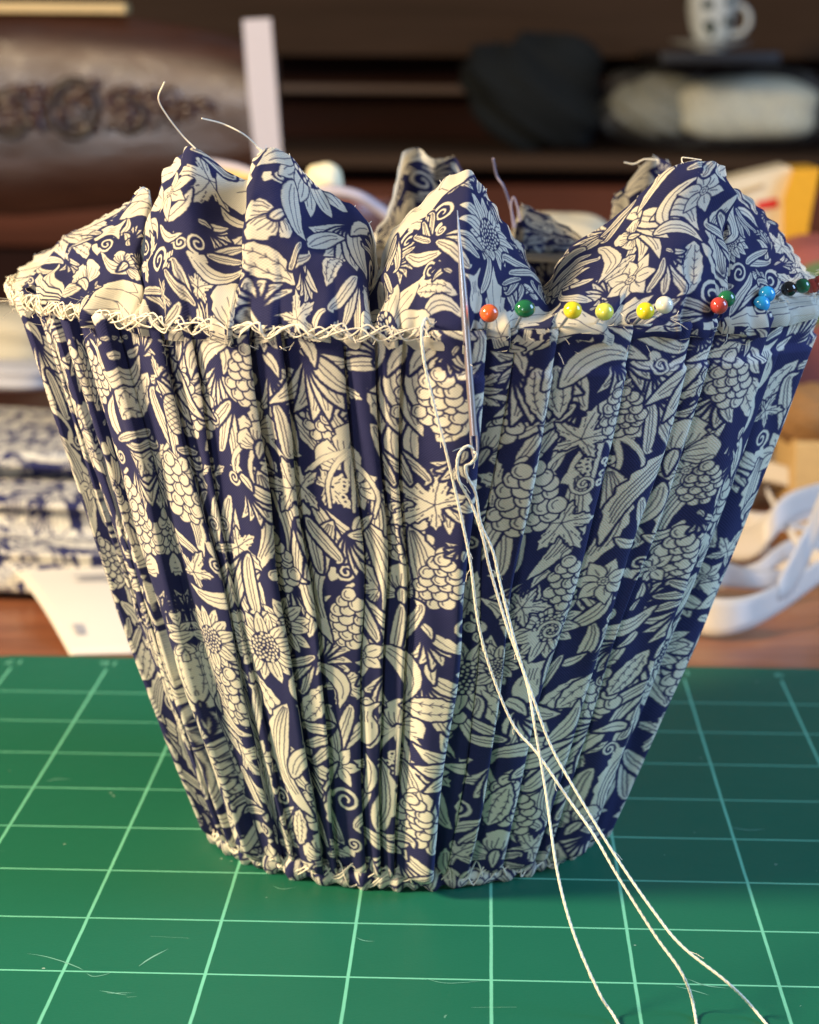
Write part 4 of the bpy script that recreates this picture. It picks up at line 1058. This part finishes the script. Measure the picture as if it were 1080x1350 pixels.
# ---------------------------------------------------------------- chair with carved rail
ch = empty('chair', at(100, 280, 46)+Vector((0, 0, -10)), 'dark wooden chair with a carved crest rail facing the table at the left', 'chair')
def rail(pts_top, pts_bot, Y, th, curve, name, mat, parent, bulge=.0):
    n = 48; top = np.array(catmull(pts_top, 8)); bot = np.array(catmull(pts_bot, 8))
    xs = np.linspace(max(top[0][0], bot[0][0]), min(top[-1][0], bot[-1][0]), n)
    V = []; M_ = 12
    for x in xs:
        yt = np.interp(x, top[:, 0], top[:, 1]); yb = np.interp(x, bot[:, 0], bot[:, 1])
        dy = curve*((x-100)/300)**2
        for k in range(M_):
            s_ = k/(M_-1); e_ = (1-(2*s_-1)**6)
            p = at(x, yt+(yb-yt)*s_, Y+dy-bulge*math.sin(PI*s_)); V.append((p.x, p.y-th*.5*e_, p.z))
        for k in range(M_):
            s_ = 1-k/(M_-1); e_ = (1-(2*s_-1)**6)
            p = at(x, yt+(yb-yt)*s_, Y+dy); V.append((p.x, p.y+th*.5*e_, p.z))
    F = grid_faces(n, 2*M_, True)+[tuple(range(2*M_-1, -1, -1)), tuple(range((n-1)*2*M_, n*2*M_))]
    return MB().add(V, F).build(name, mat, parent)
rail([(-260, 60), (-150, 30), (0, 14), (80, 14), (150, 20), (230, 32), (300, 46), (345, 62)],
     [(-260, 240), (-150, 270), (0, 284), (90, 279), (180, 270), (250, 262), (300, 255), (345, 246)], 46, .8, -.25, 'crest_rail', M_DARK, ch, .14)
def ringe(x, y, rx, ry, r, Yd=45.4):
    c = at(x, y, Yd); k = Yd/2997
    return [(c.x+rx*k*math.cos(t), c.y, c.z+ry*k*math.sin(t)) for t in np.linspace(0, 2*PI, 49)[:-1]], r
M_RECESS = wood('near_black_carving', (.010, .005, .003), (.035, .014, .007), .45, .5, (1, 8, 8), .1)  # near-black wood tone for the raised carved rings
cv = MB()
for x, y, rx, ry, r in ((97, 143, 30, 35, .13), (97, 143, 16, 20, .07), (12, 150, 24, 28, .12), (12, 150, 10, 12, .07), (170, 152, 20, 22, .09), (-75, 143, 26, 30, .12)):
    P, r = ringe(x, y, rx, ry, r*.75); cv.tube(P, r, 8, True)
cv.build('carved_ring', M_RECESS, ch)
cv = MB()
for k in range(120):
    x = rs.uniform(-40, 285); y = 145+rs.uniform(-38, 34)*(1-abs(x-100)/260)
    c = at(x, y, 45.45); q = rs.uniform(.07, .17); cv.ball(c, (q*1.5, q*.9, q*.8), 10, 7)
for sx, x0_ in ((1, 130), (1, 195), (-1, 60)):
    for k in range(3):
        P = [at(x0_+sx*(12+t*5+9*math.cos(t*1.6+k)), 148+(k-1)*16+11*math.sin(t*1.6+k)-t*1.5, 45.4) for t in np.linspace(0, 5, 18)]
        cv.tube(P, np.linspace(.09, .04, 18), 7)
cv.build('carved_leafwork', M_DARK, ch)
for x in (-213, 345):
    MB().box((at(x, 150, 46).x, 46.1, (at(x, 40, 46).z-30)/2), (.66, .9, at(x, 40, 46).z+29), .12).build('post', M_DARK, ch)
MB().box(at(60, 300, 46)+Vector((0, -6, -14)), (11, 12, 1.2), .3).build('seat', M_DARK, ch)
for x in (-213, 345):
    MB().box((at(x, 300, 46).x*.8-1, 34.5, (at(60, 300, 46).z-14-29.5)/2), (1.0, 1.0, at(60, 300, 46).z-14+29.5), .15).build('leg', M_DARK, ch)
lt = MB(); pT = at(60, 12, 46); lt.box((pT.x, 46, pT.z+.02), (3.3, .6, .20), .04); tag(lt.build('ruler', simple('pale_wood', (.62, .45, .20), .5)), 'pale wooden ruler lying along the top of the chair rail', 'ruler')
tgp = plate([(320, 26), (357, 24), (364, 110), (373, 225), (338, 225), (326, 110)], 44.9, .06, 'paper_strip', simple('pinkish_white_paper', (.62, .56, .56), .6, var=.05), None)
tag(tgp, 'pinkish white paper strip hanging down beside the end of the chair rail', 'paper strip')

# ---------------------------------------------------------------- sideboard, wall, floor
sb = empty('sideboard', (0, 74, -29.5), 'large dark reddish wooden sideboard with shelves across the background', 'sideboard')
def zz(y, Y): return at(540, y, Y).z
def slab(y_top, y_bot, Y, depth, name, mat, x=0, wdt=74, bev=.06):
    a, b = zz(y_top, Y), zz(y_bot, Y)
    return MB().box((x, Y+depth/2, (a+b)/2), (wdt, depth, a-b), bev).build(name, mat, sb)
slab(-420, 74, 76, 5.9, 'upper_cabinet', M_SIDE2)
slab(74, 112, 80, 1.9, 'recess_panel', M_SIDE)
slab(112.3, 124, 77.5, 4.4, 'moulding', wood('moulding_highlight', (.12, .065, .04), (.17, .10, .065), .5, .4, (.6, 8, 8), .1))  # paler wood colour paints in the light caught along this ledge
slab(124.3, 206, 79.5, 2.4, 'back_panel', M_SIDE)
slab(204, 222, 67.5, 14.6, 'counter_top', M_SIDE2)
slab(222.3, 243, 70.5, 11, 'recess_panel', M_SIDE)
slab(243.3, 330, 68.6, 13, 'drawer_front', wood('red_drawer_wood', (.10, .028, .012), (.24, .07, .032), .6, .4, (.6, 8, 8), .05))
slab(330.4, 1300, 69.2, 12.6, 'lower_cabinet', M_SIDE)
o = MB().box((0, 86.2, 20), (260, 8, 100)).build('wall', simple('dim_wall', (.10, .075, .055), .9, scale=5), None, False); tag(o, kind='structure')
o = MB().box((0, 20, -30.0), (260, 160, 1)).build('floor', wood('floor_boards', (.08, .04, .02), (.14, .07, .035), .6, .2), None, False); tag(o, kind='structure')
cz = zz(210, 72)
def lump(px, py, Y, rx, ry, rz, seed, a=.10):
    c = at(px, py, Y)
    return MB().ball(c, (rx, ry, rz), 56, 34, lambda d: 1+a*(math.sin(3*d[0]+4*d[2]+seed)+.6*math.sin(8*d[0]-5*d[1]+7*d[2]+seed)+.35*math.sin(17*d[2]+13*d[0])))
o = lump(705, 122, 71, 2.25, 1.4, 1.85, 2).build('bag', simple('black_fabric', (.008, .010, .009), .9, var=.5, scale=30, bump=.4)); tag(o, 'slumped black bag lying on the sideboard in the background', 'bag')
plb = empty('plastic_bag', at(940, 190, 70), 'clear plastic bag with a cream loaf inside lying on the sideboard', 'plastic bag')
cushion('loaf', at(985, 143, 70.6), (2.1, 1.0, .95), simple('cream_loaf', (.92, .84, .60), .6, var=.25, scale=25), plb, .04, 1, .62, 3)
lump(870, 140, 70.9, 1.5, .9, .95, 3, .05).build('contents', simple('grey_green_contents', (.34, .33, .24), .6, var=.4, scale=25), plb)
pf = NT('clear_plastic'); nzz = pf.noise(60, 5, pf.coord(), .6, 1.5)
pf.set(Base_Color=(.55, .55, .50), Roughness=.22, Alpha=pf.ramp(nzz, [(.5, (.04,)*3), (.75, (.45,)*3)])); pf.bump(nzz, .8, .006)
cushion('film', at(940, 141, 70.5), (3.35, 1.5, 1.22), pf.m, plb, .09, 1.3, .62, 7)
# spotted cup on its saucer, standing on the shelf
M_CHINA = NT('spotted_china'); vv = M_CHINA.node('ShaderNodeTexVoronoi'); vv.inputs['Scale'].default_value = 78; vv.inputs['Randomness'].default_value = .5; M_CHINA.link(M_CHINA.coord(), vv.inputs['Vector'])
M_CHINA.set(Base_Color=M_CHINA.mix(M_CHINA.math('LESS_THAN', vv.outputs['Distance'], .34), (.72, .72, .62), (.03, .045, .03)), Roughness=.2); M_CHINA = M_CHINA.m
M_CHW = simple('white_china', (.66, .66, .58), .25)
MB().box((at(950, 72, 66).x, 71.0, zz(72, 66)-.02), (3.4, 10.2, .36), .05).build('shelf_board', simple('black_shelf', (.01, .008, .008), .4), sb)
zc = zz(72, 66)+.16; cxx = at(937, 50, 66.8).x
sa = MB().lathe((cxx, 66.8, zc), [(0, 0), (.42, 0), (.5, .10), (1.15, .26), (1.18, .30), (.5, .17), (0, .15)]).build('saucer', M_CHW); tag(sa, 'white china saucer under the spotted cup on the black shelf', 'saucer')
cup = empty('cup', (cxx, 66.8, zc), 'white china cup with black spots standing on its saucer at the top right', 'cup')
MB().lathe((cxx, 66.8, zc+.18), [(0, 0), (.36, 0), (.42, .08), (.62, .5), (.70, 1.1), (.72, 1.5), (.67, 1.5), (.6, .6), (.3, .15), (0, .12)]).build('body', M_CHINA, cup)
MB().tube([(cxx+.66+.42*math.sin(t)*1.0, 66.8, zc+.9+.42*math.cos(t)) for t in np.linspace(-.1, PI+.35, 20)], .09, 8).build('handle', M_CHW, cup)
